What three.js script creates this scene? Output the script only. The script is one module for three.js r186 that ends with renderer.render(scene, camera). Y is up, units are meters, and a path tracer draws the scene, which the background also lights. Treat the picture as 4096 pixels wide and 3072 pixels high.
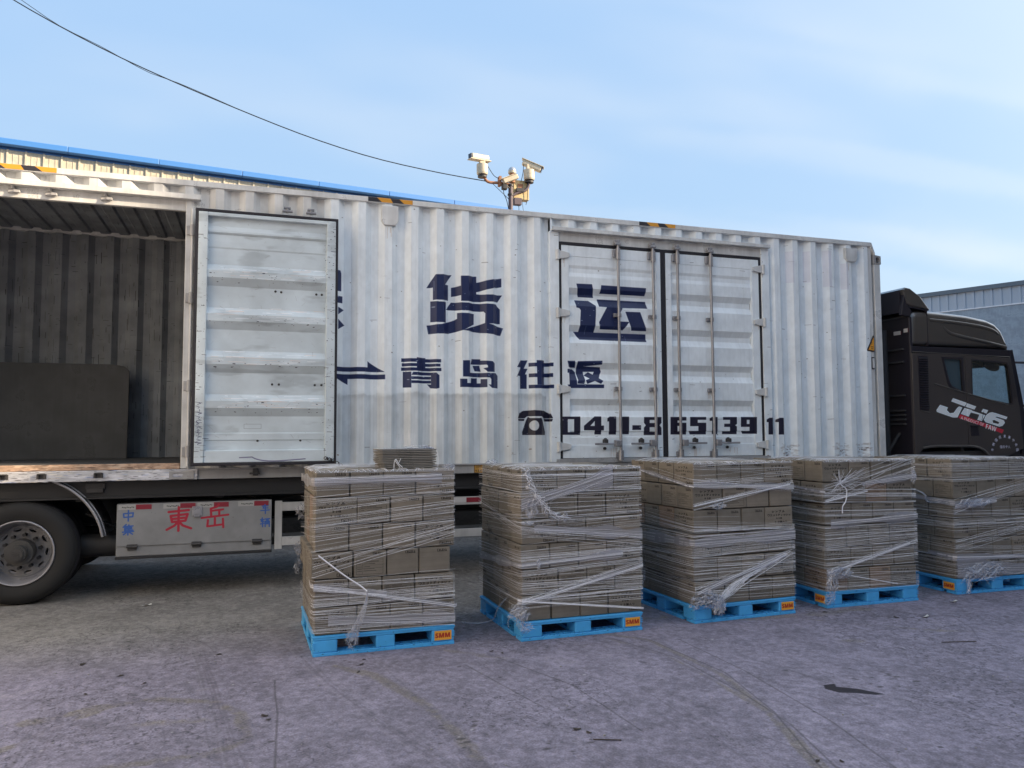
import * as THREE from 'three';
import { RoundedBoxGeometry } from 'three/addons/geometries/RoundedBoxGeometry.js';
import { mergeGeometries, toCreasedNormals } from 'three/addons/utils/BufferGeometryUtils.js';

// ---------- camera, sky, sun, exposure ----------
const scene = new THREE.Scene();
const camera = new THREE.PerspectiveCamera(52.76, 4 / 3, 0.1, 900);
camera.rotation.set(0.0637, -0.3221, -0.0046, 'YXZ');
camera.position.set(0, 1.52, 8.03);
const SUN = new THREE.Vector3(0.837, 0.342, 0.427).normalize();
const renderer = new THREE.WebGLRenderer({ antialias: true });
renderer.toneMapping = THREE.LinearToneMapping;
renderer.toneMappingExposure = 2.2;
renderer.shadowMap.enabled = true;

let seed = 7;
const rnd = () => { seed = (seed * 1664525 + 1013904223) >>> 0; return seed / 4294967296; };
const rr = (a, b) => a + (b - a) * rnd();
const mix = (a, b, t) => a + (b - a) * t;
const clamp = (t, a = 0, b = 1) => Math.max(a, Math.min(b, t));
const smooth = (a, b, t) => { t = clamp((t - a) / (b - a)); return t * t * (3 - 2 * t); };
const hash2 = (x, y) => { let h = Math.imul(x, 374761393) + Math.imul(y, 668265263); h = Math.imul(h ^ (h >>> 13), 1274126177); return ((h ^ (h >>> 16)) >>> 0) / 4294967296; };
function vnoise(x, y, wrap = 0) {
  const xi = Math.floor(x), yi = Math.floor(y), fx = x - xi, fy = y - yi, u = fx * fx * (3 - 2 * fx), v = fy * fy * (3 - 2 * fy);
  const w = wrap ? (n) => ((n % wrap) + wrap) % wrap : (n) => n;
  return mix(mix(hash2(w(xi), w(yi)), hash2(w(xi + 1), w(yi)), u), mix(hash2(w(xi), w(yi + 1)), hash2(w(xi + 1), w(yi + 1)), u), v);
}
function fbm(x, y, oct = 4, wrap = 0) {
  let s = 0, a = 0.5, n = 0;
  for (let o = 0; o < oct; o++) { s += a * vnoise(x + o * 17, y + o * 31, wrap); n += a; a *= 0.5; x *= 2; y *= 2; wrap *= 2; }
  return s / n;
}

{ // clear late-afternoon sky with thin high cloud, paler towards the sun and the horizon
  const W = 1024, H = 512, px = new Float32Array(W * H * 4);
  for (let j = 0; j < H; j++) for (let i = 0; i < W; i++) {
    const el = ((j + 0.5) / H - 0.5) * Math.PI, az = ((i + 0.5) / W - 0.5) * 2 * Math.PI;
    const d = [Math.cos(el) * Math.cos(az), Math.sin(el), Math.cos(el) * Math.sin(az)];
    const cs = d[0] * SUN.x + d[1] * SUN.y + d[2] * SUN.z, ang = Math.acos(clamp(cs, -1, 1));
    const up = Math.max(0, d[1]), t = Math.pow(1 - up, 4.2);
    let c = [mix(0.188, 0.28, t), mix(0.288, 0.38, t), mix(0.435, 0.45, t)];
    const glow = Math.exp(-Math.pow(ang / 0.32, 2)) * 1.6 + Math.pow((1 + cs) / 2, 9) * 1.2; // the bright quarter of the sky lies round the sun
    c = [c[0] + glow * 0.72, c[1] + glow * 0.66, c[2] + glow * 0.58];
    const px_ = d[0] / (up + 0.22), pz_ = d[2] / (up + 0.22);
    const n = fbm(px_ * 1.1 + 5, pz_ * 2.6 + 3, 5), n2 = fbm(px_ * 0.5 + 2, pz_ * 0.6 + 9, 4);
    const toward = 0.5 + 0.5 * (d[0] * 0.9 + d[2] * 0.1) / Math.max(0.2, Math.cos(el));
    const wisp = fbm(px_ * 0.9 + pz_ * 0.35 + 11, pz_ * 6.5 - px_ * 1.2 + 4, 5);
    const cl = clamp(smooth(0.46, 0.74, n * 0.5 + n2 * 0.5) * (0.15 + 0.85 * toward) * 0.55 + smooth(0.48, 0.66, wisp) * smooth(0.35, 0.9, toward) * 0.2);
    const k = d[1] < 0 ? 0.35 : 1;
    px.set([mix(c[0], 0.41 + glow * 0.7, cl) * k, mix(c[1], 0.435 + glow * 0.68, cl) * k, mix(c[2], 0.455 + glow * 0.65, cl) * k, 1], (j * W + i) * 4);
  }
  const sky = new THREE.DataTexture(px, W, H, THREE.RGBAFormat, THREE.FloatType);
  sky.mapping = THREE.EquirectangularReflectionMapping; sky.magFilter = THREE.LinearFilter; sky.needsUpdate = true;
  scene.background = sky; scene.environment = sky;
}
const sun = new THREE.DirectionalLight(new THREE.Color(1.0, 0.80, 0.56), 4);
sun.position.copy(SUN).multiplyScalar(60); sun.target.position.set(0, 0, 0);
sun.castShadow = true; sun.shadow.radius = 1.5; sun.shadow.mapSize.set(4096, 4096);
Object.assign(sun.shadow.camera, { left: -45, right: 45, top: 40, bottom: -40, near: 1, far: 140 });
scene.add(sun, sun.target);

// ---------- building helpers ----------
const used = {};
const numbered = (n) => { const k = used[n] = (used[n] ?? -1) + 1; return k ? `${n}_${String(k).padStart(3, '0')}` : n; };
function tag(o, label, category, group, kind) {
  if (label) o.userData.label = label;
  if (category) o.userData.category = category;
  if (group) o.userData.group = group;
  if (kind) o.userData.kind = kind;
  return o;
}
function thing(name, label, category, [x, y, z] = [0, 0, 0], turn = 0, group) {
  const o = new THREE.Group(); o.name = numbered(name); o.position.set(x, y, z); o.rotation.y = turn;
  scene.add(o); o.updateMatrixWorld(true);
  return tag(o, label, category, group);
}
function plain(g) {          // non-indexed, position + normal + uv only
  if (g.index) g = g.toNonIndexed();
  for (const k of Object.keys(g.attributes)) if (!['position', 'normal', 'uv'].includes(k)) g.deleteAttribute(k);
  if (!g.attributes.normal) g.computeVertexNormals();
  g.morphAttributes = {}; g.clearGroups();
  if (!g.attributes.uv) { g.setAttribute('uv', new THREE.BufferAttribute(new Float32Array(g.attributes.position.count * 2), 2)); g.userData.uv = 'box'; }
  return g;
}
function metreUV(g) {        // uv in metres from the face direction
  const p = g.attributes.position, u = g.attributes.uv, a = new THREE.Vector3(), b = new THREE.Vector3(), c = new THREE.Vector3();
  for (let i = 0; i < p.count; i += 3) {
    a.fromBufferAttribute(p, i); b.fromBufferAttribute(p, i + 1).sub(a); c.fromBufferAttribute(p, i + 2).sub(a); b.cross(c);
    const ax = Math.abs(b.x), ay = Math.abs(b.y), az = Math.abs(b.z);
    for (let k = 0; k < 3; k++) {
      const x = p.getX(i + k), y = p.getY(i + k), z = p.getZ(i + k);
      if (az >= ax && az >= ay) u.setXY(i + k, x, y); else if (ax >= ay) u.setXY(i + k, z, y); else u.setXY(i + k, x, z);
    }
  }
}
const WX0 = 0.6, WX1 = 7.8, WY0 = 1.0, WY1 = 4.05;
function planarUV(g, x0, x1, y0, y1) {
  const p = g.attributes.position, u = g.attributes.uv;
  for (let i = 0; i < p.count; i++) u.setXY(i, (p.getX(i) - x0) / (x1 - x0), (p.getY(i) - y0) / (y1 - y0));
}
// PART: geometry given in world metres is moved into the parent's own axes
function part(name, geos, mat, parent, opt = {}) {
  let list = (Array.isArray(geos) ? geos : [geos]).map(plain);
  let g = list.length > 1 ? mergeGeometries(list, false) : list[0];
  if (opt.uv === 'wall') planarUV(g, WX0, WX1, WY0, WY1);
  else if (Array.isArray(opt.uv)) planarUV(g, ...opt.uv);
  else if (opt.uv !== 'keep') metreUV(g);
  const m = new THREE.Mesh(g, mat); m.name = parent === scene ? numbered(name) : name;
  m.castShadow = m.receiveShadow = true;
  if (parent !== scene && !opt.local) { parent.updateMatrixWorld(true); g.applyMatrix4(parent.matrixWorld.clone().invert()); }
  parent.add(m);
  if (opt.kind) m.userData.kind = opt.kind;
  if (opt.label) m.userData.label = opt.label;
  return m;
}
const pieces = (name, list, mat_, parent, opt) => list.map((g) => part(name, g, mat_, parent, opt));
function bx(x0, x1, y0, y1, z0, z1, r = 0) {
  const w = Math.abs(x1 - x0), h = Math.abs(y1 - y0), d = Math.abs(z1 - z0);
  const g = r > 0 ? new RoundedBoxGeometry(w, h, d, 1, Math.min(r, w * 0.45, h * 0.45, d * 0.45)) : new THREE.BoxGeometry(w, h, d);
  g.translate((x0 + x1) / 2, (y0 + y1) / 2, (z0 + z1) / 2);
  return g;
}
function cyl(r, h, x, y, z, axis = 'y', seg = 14, r2 = r) {
  const g = new THREE.CylinderGeometry(r2, r, h, seg);
  if (axis === 'x') g.rotateZ(Math.PI / 2); if (axis === 'z') g.rotateX(Math.PI / 2);
  return g.translate(x, y, z);
}
const V = (x, y, z) => new THREE.Vector3(x, y, z);
function tube(pts, r, seg = 6, n) {
  const c = new THREE.CatmullRomCurve3(pts.map((p) => V(...p)), false, 'centripetal');
  return new THREE.TubeGeometry(c, n ?? Math.max(6, pts.length * 5), r, seg, false);
}
function bar(a, b, r, seg = 8) {
  const A = V(...a), B = V(...b), d = B.clone().sub(A), g = new THREE.CylinderGeometry(r, r, d.length(), seg);
  g.applyQuaternion(new THREE.Quaternion().setFromUnitVectors(V(0, 1, 0), d.normalize()));
  return g.translate((A.x + B.x) / 2, (A.y + B.y) / 2, (A.z + B.z) / 2);
}
function ext(pts, z0, z1, bevel = 0, holes = []) {     // outline in x,y pushed along z
  const s = new THREE.Shape(pts.map((p) => new THREE.Vector2(...p)));
  for (const h of holes) s.holes.push(new THREE.Path(h.map((p) => new THREE.Vector2(...p))));
  const d = Math.abs(z1 - z0) - 2 * bevel;
  const g = new THREE.ExtrudeGeometry(s, { depth: d, bevelEnabled: bevel > 0, bevelSize: bevel, bevelThickness: bevel, bevelOffset: -bevel, bevelSegments: bevel > 0.05 ? 6 : 2, curveSegments: 12 });
  return g.translate(0, 0, Math.min(z0, z1) + bevel);
}
function quads(list) {                                   // flat quads [a,b,c,d]
  const p = [];
  for (const [a, b, c, d] of list) p.push(...a, ...b, ...c, ...a, ...c, ...d);
  const g = new THREE.BufferGeometry();
  g.setAttribute('position', new THREE.BufferAttribute(new Float32Array(p), 3)); g.computeVertexNormals();
  return g;
}
// sheet with vertical ribs: outer face at z, valleys DEPTH further back; X0 is where a rising slope starts
const PITCH = 0.278;
function ribs(x0, x1, y0, y1, z, phase, depth = 0.06, flip = 1) {
  const xs = [], prof = [[0, -depth], [0.062, 0], [0.139, 0], [0.201, -depth]];
  for (let k = Math.floor((x0 - phase) / PITCH) - 1; phase + k * PITCH < x1 + PITCH; k++) for (const [dx, dz] of prof) xs.push([phase + k * PITCH + dx, dz]);
  const at = (x) => { for (let i = 0; i + 1 < xs.length; i++) if (x >= xs[i][0] && x <= xs[i + 1][0]) return mix(xs[i][1], xs[i + 1][1], (x - xs[i][0]) / (xs[i + 1][0] - xs[i][0])); return 0; };
  const pts = [[x0, at(x0)], ...xs.filter((q) => q[0] > x0 && q[0] < x1), [x1, at(x1)]];
  const q = [];
  for (let i = 0; i + 1 < pts.length; i++) { const [a, za] = pts[i], [b, zb] = pts[i + 1]; q.push([[a, y0, z + za * flip], [b, y0, z + zb * flip], [b, y1, z + zb * flip], [a, y1, z + za * flip]]); }
  return quads(q);
}
function lines(prof, x0, x1) {                           // sheet with horizontal ribs from a [y,z] profile
  const q = [];
  for (let i = 0; i + 1 < prof.length; i++) { const [a, za] = prof[i], [b, zb] = prof[i + 1]; q.push([[x0, a, za], [x1, a, za], [x1, b, zb], [x0, b, zb]]); }
  return quads(q);
}

// ---------- textures and materials ----------
function dataTex(n, f, srgb = false, rep = 1) {
  const d = new Uint8Array(n * n * 4);
  for (let j = 0; j < n; j++) for (let i = 0; i < n; i++) { const v = f(i / n, j / n), o = (j * n + i) * 4; if (Array.isArray(v)) d.set([v[0] * 255, v[1] * 255, v[2] * 255, 255].map((k) => clamp(k, 0, 255)), o); else { const k = clamp(v) * 255; d.set([k, k, k, 255], o); } }
  const t = new THREE.DataTexture(d, n, n); t.wrapS = t.wrapT = THREE.RepeatWrapping; t.magFilter = THREE.LinearFilter; t.minFilter = THREE.LinearMipmapLinearFilter; t.generateMipmaps = true;
  if (srgb) t.colorSpace = THREE.SRGBColorSpace;
  t.repeat.set(rep, rep); t.needsUpdate = true; return t;
}
function canvasTex(w, h, draw, srgb = true) {
  const cv = document.createElement('canvas'); cv.width = w; cv.height = h; draw(cv.getContext('2d'), w, h);
  const t = new THREE.CanvasTexture(cv); if (srgb) t.colorSpace = THREE.SRGBColorSpace; t.anisotropy = 8; return t;
}
const fineBump = dataTex(256, (u, v) => 0.6 * fbm(u * 16, v * 16, 4, 16) + 0.4 * hash2(Math.floor(u * 256), Math.floor(v * 256)), false, 2.2);
const softBump = dataTex(256, (u, v) => fbm(u * 6, v * 6, 4, 6), false, 1.3);
const grime = dataTex(512, (u, v) => { // weathered paint: mottling, fine vertical runs, specks
  const n = fbm(u * 8, v * 8, 5, 8), r = fbm(u * 64, v * 3, 3, 0), s = hash2(Math.floor(u * 512), Math.floor(v * 512));
  const k = 0.80 + 0.22 * n + 0.07 * (r - 0.5) - (n > 0.68 && s > 0.6 ? 0.22 : 0);
  return [k, k * 0.995, k * 0.99];
}, true, 0.7);
const M = {};
const mat = (name, rgb, rough = 0.6, extra = {}) => { const m = new THREE.MeshStandardMaterial({ color: new THREE.Color().setRGB(...rgb), roughness: rough, ...extra }); m.name = name; M[name] = m; return m; };
const phys = (name, rgb, rough, extra = {}) => { const m = new THREE.MeshPhysicalMaterial({ color: new THREE.Color().setRGB(...rgb), roughness: rough, ...extra }); m.name = name; M[name] = m; return m; };
mat('paint', [0.80, 0.81, 0.81], 0.5, { map: grime, bumpMap: softBump, bumpScale: 0.002 });
mat('paintOld', [0.52, 0.515, 0.52], 0.6, { map: grime, bumpMap: softBump, bumpScale: 0.002 });
mat('rubber', [0.018, 0.017, 0.024], 0.7);
mat('tyre', [0.013, 0.013, 0.014], 0.8, { bumpMap: fineBump, bumpScale: 0.001 });
mat('galv', [0.42, 0.42, 0.45], 0.42, { metalness: 0.55, map: grime });
mat('steelDark', [0.07, 0.068, 0.07], 0.55, { metalness: 0.4, map: grime });
mat('blackPaint', [0.016, 0.016, 0.018], 0.6, { bumpMap: softBump, bumpScale: 0.003 });
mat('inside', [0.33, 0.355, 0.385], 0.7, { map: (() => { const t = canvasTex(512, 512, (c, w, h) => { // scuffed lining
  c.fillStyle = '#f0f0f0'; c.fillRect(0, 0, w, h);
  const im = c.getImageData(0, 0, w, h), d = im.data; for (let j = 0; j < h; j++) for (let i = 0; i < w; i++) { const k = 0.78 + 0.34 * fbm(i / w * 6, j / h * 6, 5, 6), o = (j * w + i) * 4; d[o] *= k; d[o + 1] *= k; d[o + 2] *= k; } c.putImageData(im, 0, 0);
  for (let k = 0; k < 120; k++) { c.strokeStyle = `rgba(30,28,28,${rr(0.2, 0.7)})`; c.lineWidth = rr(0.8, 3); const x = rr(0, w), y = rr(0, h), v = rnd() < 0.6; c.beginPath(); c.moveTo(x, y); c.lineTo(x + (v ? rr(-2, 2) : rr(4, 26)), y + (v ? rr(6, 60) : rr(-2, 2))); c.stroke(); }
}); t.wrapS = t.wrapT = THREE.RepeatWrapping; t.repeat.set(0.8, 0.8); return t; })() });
mat('rail', [0.40, 0.40, 0.41], 0.6, { map: grime });
// ---------- lettering ----------
const BLUE_TYPE = `1737,3080 1827,3225 2013,3236 1932,3121 1973,3122 1973,2954 1802,2950 1802,3084
2105,3226 2292,3237 2292,3168 2580,3233 2580,3136 2291,3065 2291,3042 2374,3035 2587,3044 2532,2962 2107,2952 2107,3015 2008,2998 2008,3097 2105,3118
1779,2935 1942,2933 1942,2711 1779,2711
2006,2935 2507,2935 2562,2885 2561,2723 2418,2718 2597,2677 2565,2592 2133,2635 2177,2654 2378,2722 2381,2829 2364,2850 1946,2850
2071,2821 2262,2823 2261,2707 2133,2635 1967,2592 1757,2582 1739,2675 1897,2692 2036,2740 2071,2759
758,3202 826,3206 836,3178 837,2991 760,2987
761,2935 851,2940 851,2869 761,2866
806,2826 867,2800 806,2748
807,2701 875,2642 808,2595
768,2209 1112,2209 1111,2273 1285,2164 768,2163
769,2135 1290,2136 1290,2088 912,2088 912,2027 769,2103
1469,2316 1885,2312 1885,2278 1469,2278
1474,2264 1878,2264 1878,2233 1475,2231
1467,2218 1887,2219 1888,2185 1467,2184
1624,2326 1726,2324 1727,2213 1625,2215
1486,2173 1564,2173 1565,2006 1487,2007
1587,2172 1833,2170 1867,2140 1867,2006 1834,1997 1782,2004 1746,2044 1787,2042 1786,2139 1566,2139
1566,2124 1786,2126 1786,2097 1566,2095
1566,2082 1787,2083 1787,2055 1566,2053
2127,2307 2210,2310 2210,2176 2502,2177 2532,2149 2531,2012 2452,2014 2412,2052 2443,2050 2443,2109 2430,2128 2127,2133
2234,2327 2334,2327 2334,2313 2457,2307 2487,2282 2487,2189 2403,2190 2363,2229 2406,2237 2406,2259 2390,2267 2216,2267
2247,2255 2323,2257 2338,2192 2272,2195
2098,2109 2175,2108 2175,2063 2221,2064 2221,2117 2296,2119 2296,2063 2338,2064 2338,2111 2398,2109 2398,2022 2099,2019
2795,2327 2883,2330 2838,2237 2882,2236 2851,2174 2872,2172 2871,2013 2785,2012 2786,2153 2739,2154 2790,2232 2794,2250 2740,2249
2970,2330 3072,2331 3069,2059 2978,2059
2893,2300 3168,2307 3167,2266 2893,2259
2895,2182 3162,2189 3162,2146 2895,2141
2894,2056 3172,2060 3172,2021 2894,2017
3464,3220 3658,3223 3691,3073 3499,3073
3451,3033 3625,3035 3704,2977 3703,2876 3690,2672 4357,2674 4359,2581 3505,2583 3437,2672 3499,2672 3515,2915 3498,2939 3461,2946
3774,3218 4351,3215 4341,3125 3762,3124
3737,3059 4360,3060 4367,2973 4044,2966 3985,2856 3993,2807 4128,2808 4050,2710 3759,2710 3742,2788 3844,2967 3745,2969
4077,2925 4270,2926 4356,2709 4162,2709
3343,2334 3439,2336 3450,2260 3358,2263
3342,2242 3417,2242 3455,2207 3461,2070 3795,2072 3794,2031 3366,2026 3340,2063 3367,2066 3361,2197 3342,2199
3471,2332 3778,2345 3777,2302 3551,2277 3759,2272 3776,2222 3738,2145 3786,2114 3757,2080 3681,2112 3587,2077 3570,2118 3623,2139 3556,2173 3615,2214 3674,2185 3689,2220 3550,2217 3562,2122 3548,2076 3465,2078 3476,2120 3464,2211`;
const BLACK_TYPE = `2749,1692 2771,1740 2830,1768 2948,1776 3068,1769 3128,1742 3155,1692 3155,1685 3060,1685 3030,1709 2874,1708 2844,1685 2749,1685
2749,1678 2844,1678 2837,1657 2756,1657
3060,1678 3155,1678 3145,1650 3070,1650
2886,1706 3011,1706 3037,1664 3084,1531 3081,1500 2817,1502 2814,1532 2862,1664
3276,1705 3496,1706 3493,1500 3274,1501
3673,1708 3755,1708 3754,1603 3787,1603 3786,1550 3753,1550 3752,1503 3671,1503 3671,1550 3539,1551 3539,1601
3831,1687 3863,1707 3942,1707 3940,1502 3849,1502 3851,1651 3830,1651
3993,1687 4026,1707 4107,1707 4103,1504 4015,1504 4017,1651 3993,1651
4147,1607 4259,1607 4258,1553 4146,1553
4299,1702 4522,1703 4520,1636 4495,1607 4519,1577 4518,1493 4295,1494 4296,1578 4321,1607 4297,1636
4642,1704 4859,1705 4858,1663 4739,1663 4738,1636 4857,1636 4854,1498 4638,1499
4910,1705 5129,1706 5128,1671 5012,1671 5011,1636 5127,1636 5124,1498 4905,1499 4889,1539 5018,1539 5019,1596 4907,1596
5177,1689 5212,1706 5286,1706 5281,1500 5207,1500 5211,1659 5176,1659
5362,1706 5557,1707 5555,1621 5527,1606 5554,1590 5551,1499 5348,1500 5348,1533 5454,1533 5456,1586 5376,1586 5377,1624 5457,1624 5458,1671 5361,1671
5614,1707 5837,1707 5831,1502 5632,1503 5615,1537 5732,1536 5733,1586 5611,1586
5969,1675 6011,1697 6075,1697 6069,1492 5990,1492 5994,1644 5968,1644
6117,1675 6162,1697 6233,1697 6227,1491 6143,1491 6148,1644 6116,1644`;
const TYPE_HOLES = `3340,1676 3420,1676 3418,1530 3339,1530
3673,1658 3672,1600 3617,1600
4372,1669 4446,1669 4446,1633 4371,1633
4370,1585 4445,1585 4444,1530 4369,1531
4738,1599 4763,1599 4762,1535 4736,1535
5696,1672 5736,1672 5734,1621 5695,1621
2874,1708 3030,1709 3010,1688 2903,1688`;
const CAB_WHITE = `8915,1967 9156,1905 9120,1854 8880,1922
9017,1857 9074,1841 8980,1705 8897,1705 8625,1779 8618,1804 8686,1876 8823,1840 8800,1805 8851,1764 8917,1771 8983,1837
9166,1899 9321,1856 9285,1813 9128,1852
9103,1838 9243,1807 9179,1718 9040,1755
9193,1813 9479,1738 9411,1658 9328,1674 9370,1744 9216,1775
9442,1827 9534,1806 9498,1760 9406,1786
9510,1751 9554,1773 9605,1780 9673,1767 9882,1716 9858,1681 9688,1719 9653,1713 9814,1668 9829,1632 9784,1593 9723,1580 9478,1642 9446,1674 9483,1731`;
const CAB_HOLE = `9603,1667 9634,1674 9726,1642 9708,1619 9614,1635`;
const CAB_RED = `9028,1752 9410,1642 9806,1538 9769,1490 8984,1705`;
function polys(c, text, X, Y) {
  for (const l of text.trim().split('\n')) { c.beginPath(); l.split(' ').forEach((p, i) => { const [x, y] = p.split(',').map((n) => n / 1000); i ? c.lineTo(X(x), Y(y)) : c.moveTo(X(x), Y(y)); }); c.closePath(); c.fill(); }
}
// written strokes on a 10 x 10 grid, one path per character
const STROKE = {
  wu: 'M5 0L5 2M1 5L1 2L9 2L7 8L4 10', e: 'M2 2L8 2M5 2L5 9M1 9L9 9', tsu: 'M2 4L3 6M5 3L6 5M8 3L7 8L4 10', to: 'M4 0L4 10M4 4L8 6', te: 'M2 1L8 1M1 4L9 4M5 4L4 8L2 10',
  i: 'M7 3L3 7M5 6L5 10', shi: 'M2 2L4 3M1 5L3 6M2 10L6 8L9 3', yu: 'M3 5L7 5L6 9M2 9L8 9', n: 'M2 2L4 4M2 9L6 7L9 3', pu: 'M1 2L7 2L6 7L3 10M8 0L9 1L8 2', ru: 'M3 2L3 7L1 10M6 1L6 9L9 7',
  eight: 'M3 1L7 1L7 9L3 9L3 1M3 5L7 5', zero: 'M3 1L7 1L7 9L3 9L3 1', one: 'M3 3L5 1L5 9', two: 'M3 2L7 1L7 4L3 9L8 9', mai: 'M2 0L2 10M0 3L4 3M2 4L0 7M6 0L5 4M6 2L9 2M8 2L5 10M5 4L9 10', ko: 'M2 0L0 4M1 3L1 10M4 1L9 1L9 10L4 10L4 1M5 3L8 3M6 2L6 5M5 6L8 6L8 8L5 8', iri: 'M5 1L2 10M4 3L9 10', ri: 'M3 1L2 5M7 1L7 6L5 10',
  dong: 'M1.2 1.9L8.8 1.3M2 3.6L8.4 3L7.6 5.8L2.6 6.2L2 3.6M2.6 4.9L7.6 4.5M5 0L5 10M4.8 6.2L3.4 7.8L0.6 9.4M5.2 6.2L6.6 7.8L9.8 9.2',
  yue: 'M6.4 0L5.6 1L3.4 1.6M3.4 1.6L3.6 4.9M3.5 2.6L8 2.1M6.6 2.4L6.6 4.8M0 5.4L10 4.4M5 5.6L5 8.4M2.4 6.4L2.2 9L8 8.4M8 6L8.2 9.6',
  zhong: 'M1 3L9 2.4L8.6 6L1.4 6.4L1 3M5 0L5 10', ji: 'M3.4 0L1 2.6M2.4 2L2.4 6M2.4 2L9 1.6M2.4 3.3L8 3M2.4 4.5L8 4.2M2.4 6L9 5.6M5.6 0.6L5.6 5.8M0.6 7.2L9.6 6.8M5 6L5 10M4.6 7L1.4 9.6M5.4 7L8.8 9.4',
  che: 'M2 1.6L8 1.4M5 0L3 4L8 3.8M0.8 6.6L9.4 6.2M5.4 2.5L5.4 10', liang: 'M0.6 2L4 1.8M2.5 0L1.3 4L4 4M0.6 6.8L4.4 6M2.8 3L2.8 10M5 1.5L10 1.2M5.4 4L9.6 4L9.6 10M5.4 4L5.4 10M7 1.5L6.8 7M8.4 1.5L8.2 7',
};
function write(c, keys, x, y, size, step, weight, color, dy = 0) {
  c.strokeStyle = color; c.lineWidth = weight; c.lineCap = 'round'; c.lineJoin = 'round';
  keys.forEach((k, i) => {
    c.beginPath();
    for (const m of STROKE[k].matchAll(/([ML])([\d.]+) ([\d.]+)/g)) { const px = x + i * step + m[2] * size / 10, py = y + i * dy + m[3] * size / 10; m[1] === 'M' ? c.moveTo(px, py) : c.lineTo(px, py); }
    c.stroke();
  });
}
function specks(c, n, x0, x1, y0, y1, color, big = 4, flat = 1) { c.fillStyle = color; for (let i = 0; i < n; i++) { const s = rr(0.6, big) * rnd(); c.beginPath(); c.ellipse(rr(x0, x1), rr(y0, y1), s * flat + 0.5, s * 0.6 + 0.5, rr(-0.3, 0.3), 0, 7); c.fill(); } }
function noiseOver(c, w, h, f) { const im = c.getImageData(0, 0, w, h), d = im.data; for (let j = 0; j < h; j++) for (let i = 0; i < w; i++) { const o = (j * w + i) * 4, k = f(i / w, j / h, i, j); d[o] = clamp(d[o] * k, 0, 255); d[o + 1] = clamp(d[o + 1] * k, 0, 255); d[o + 2] = clamp(d[o + 2] * k, 0, 255); } c.putImageData(im, 0, 0); }

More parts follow.
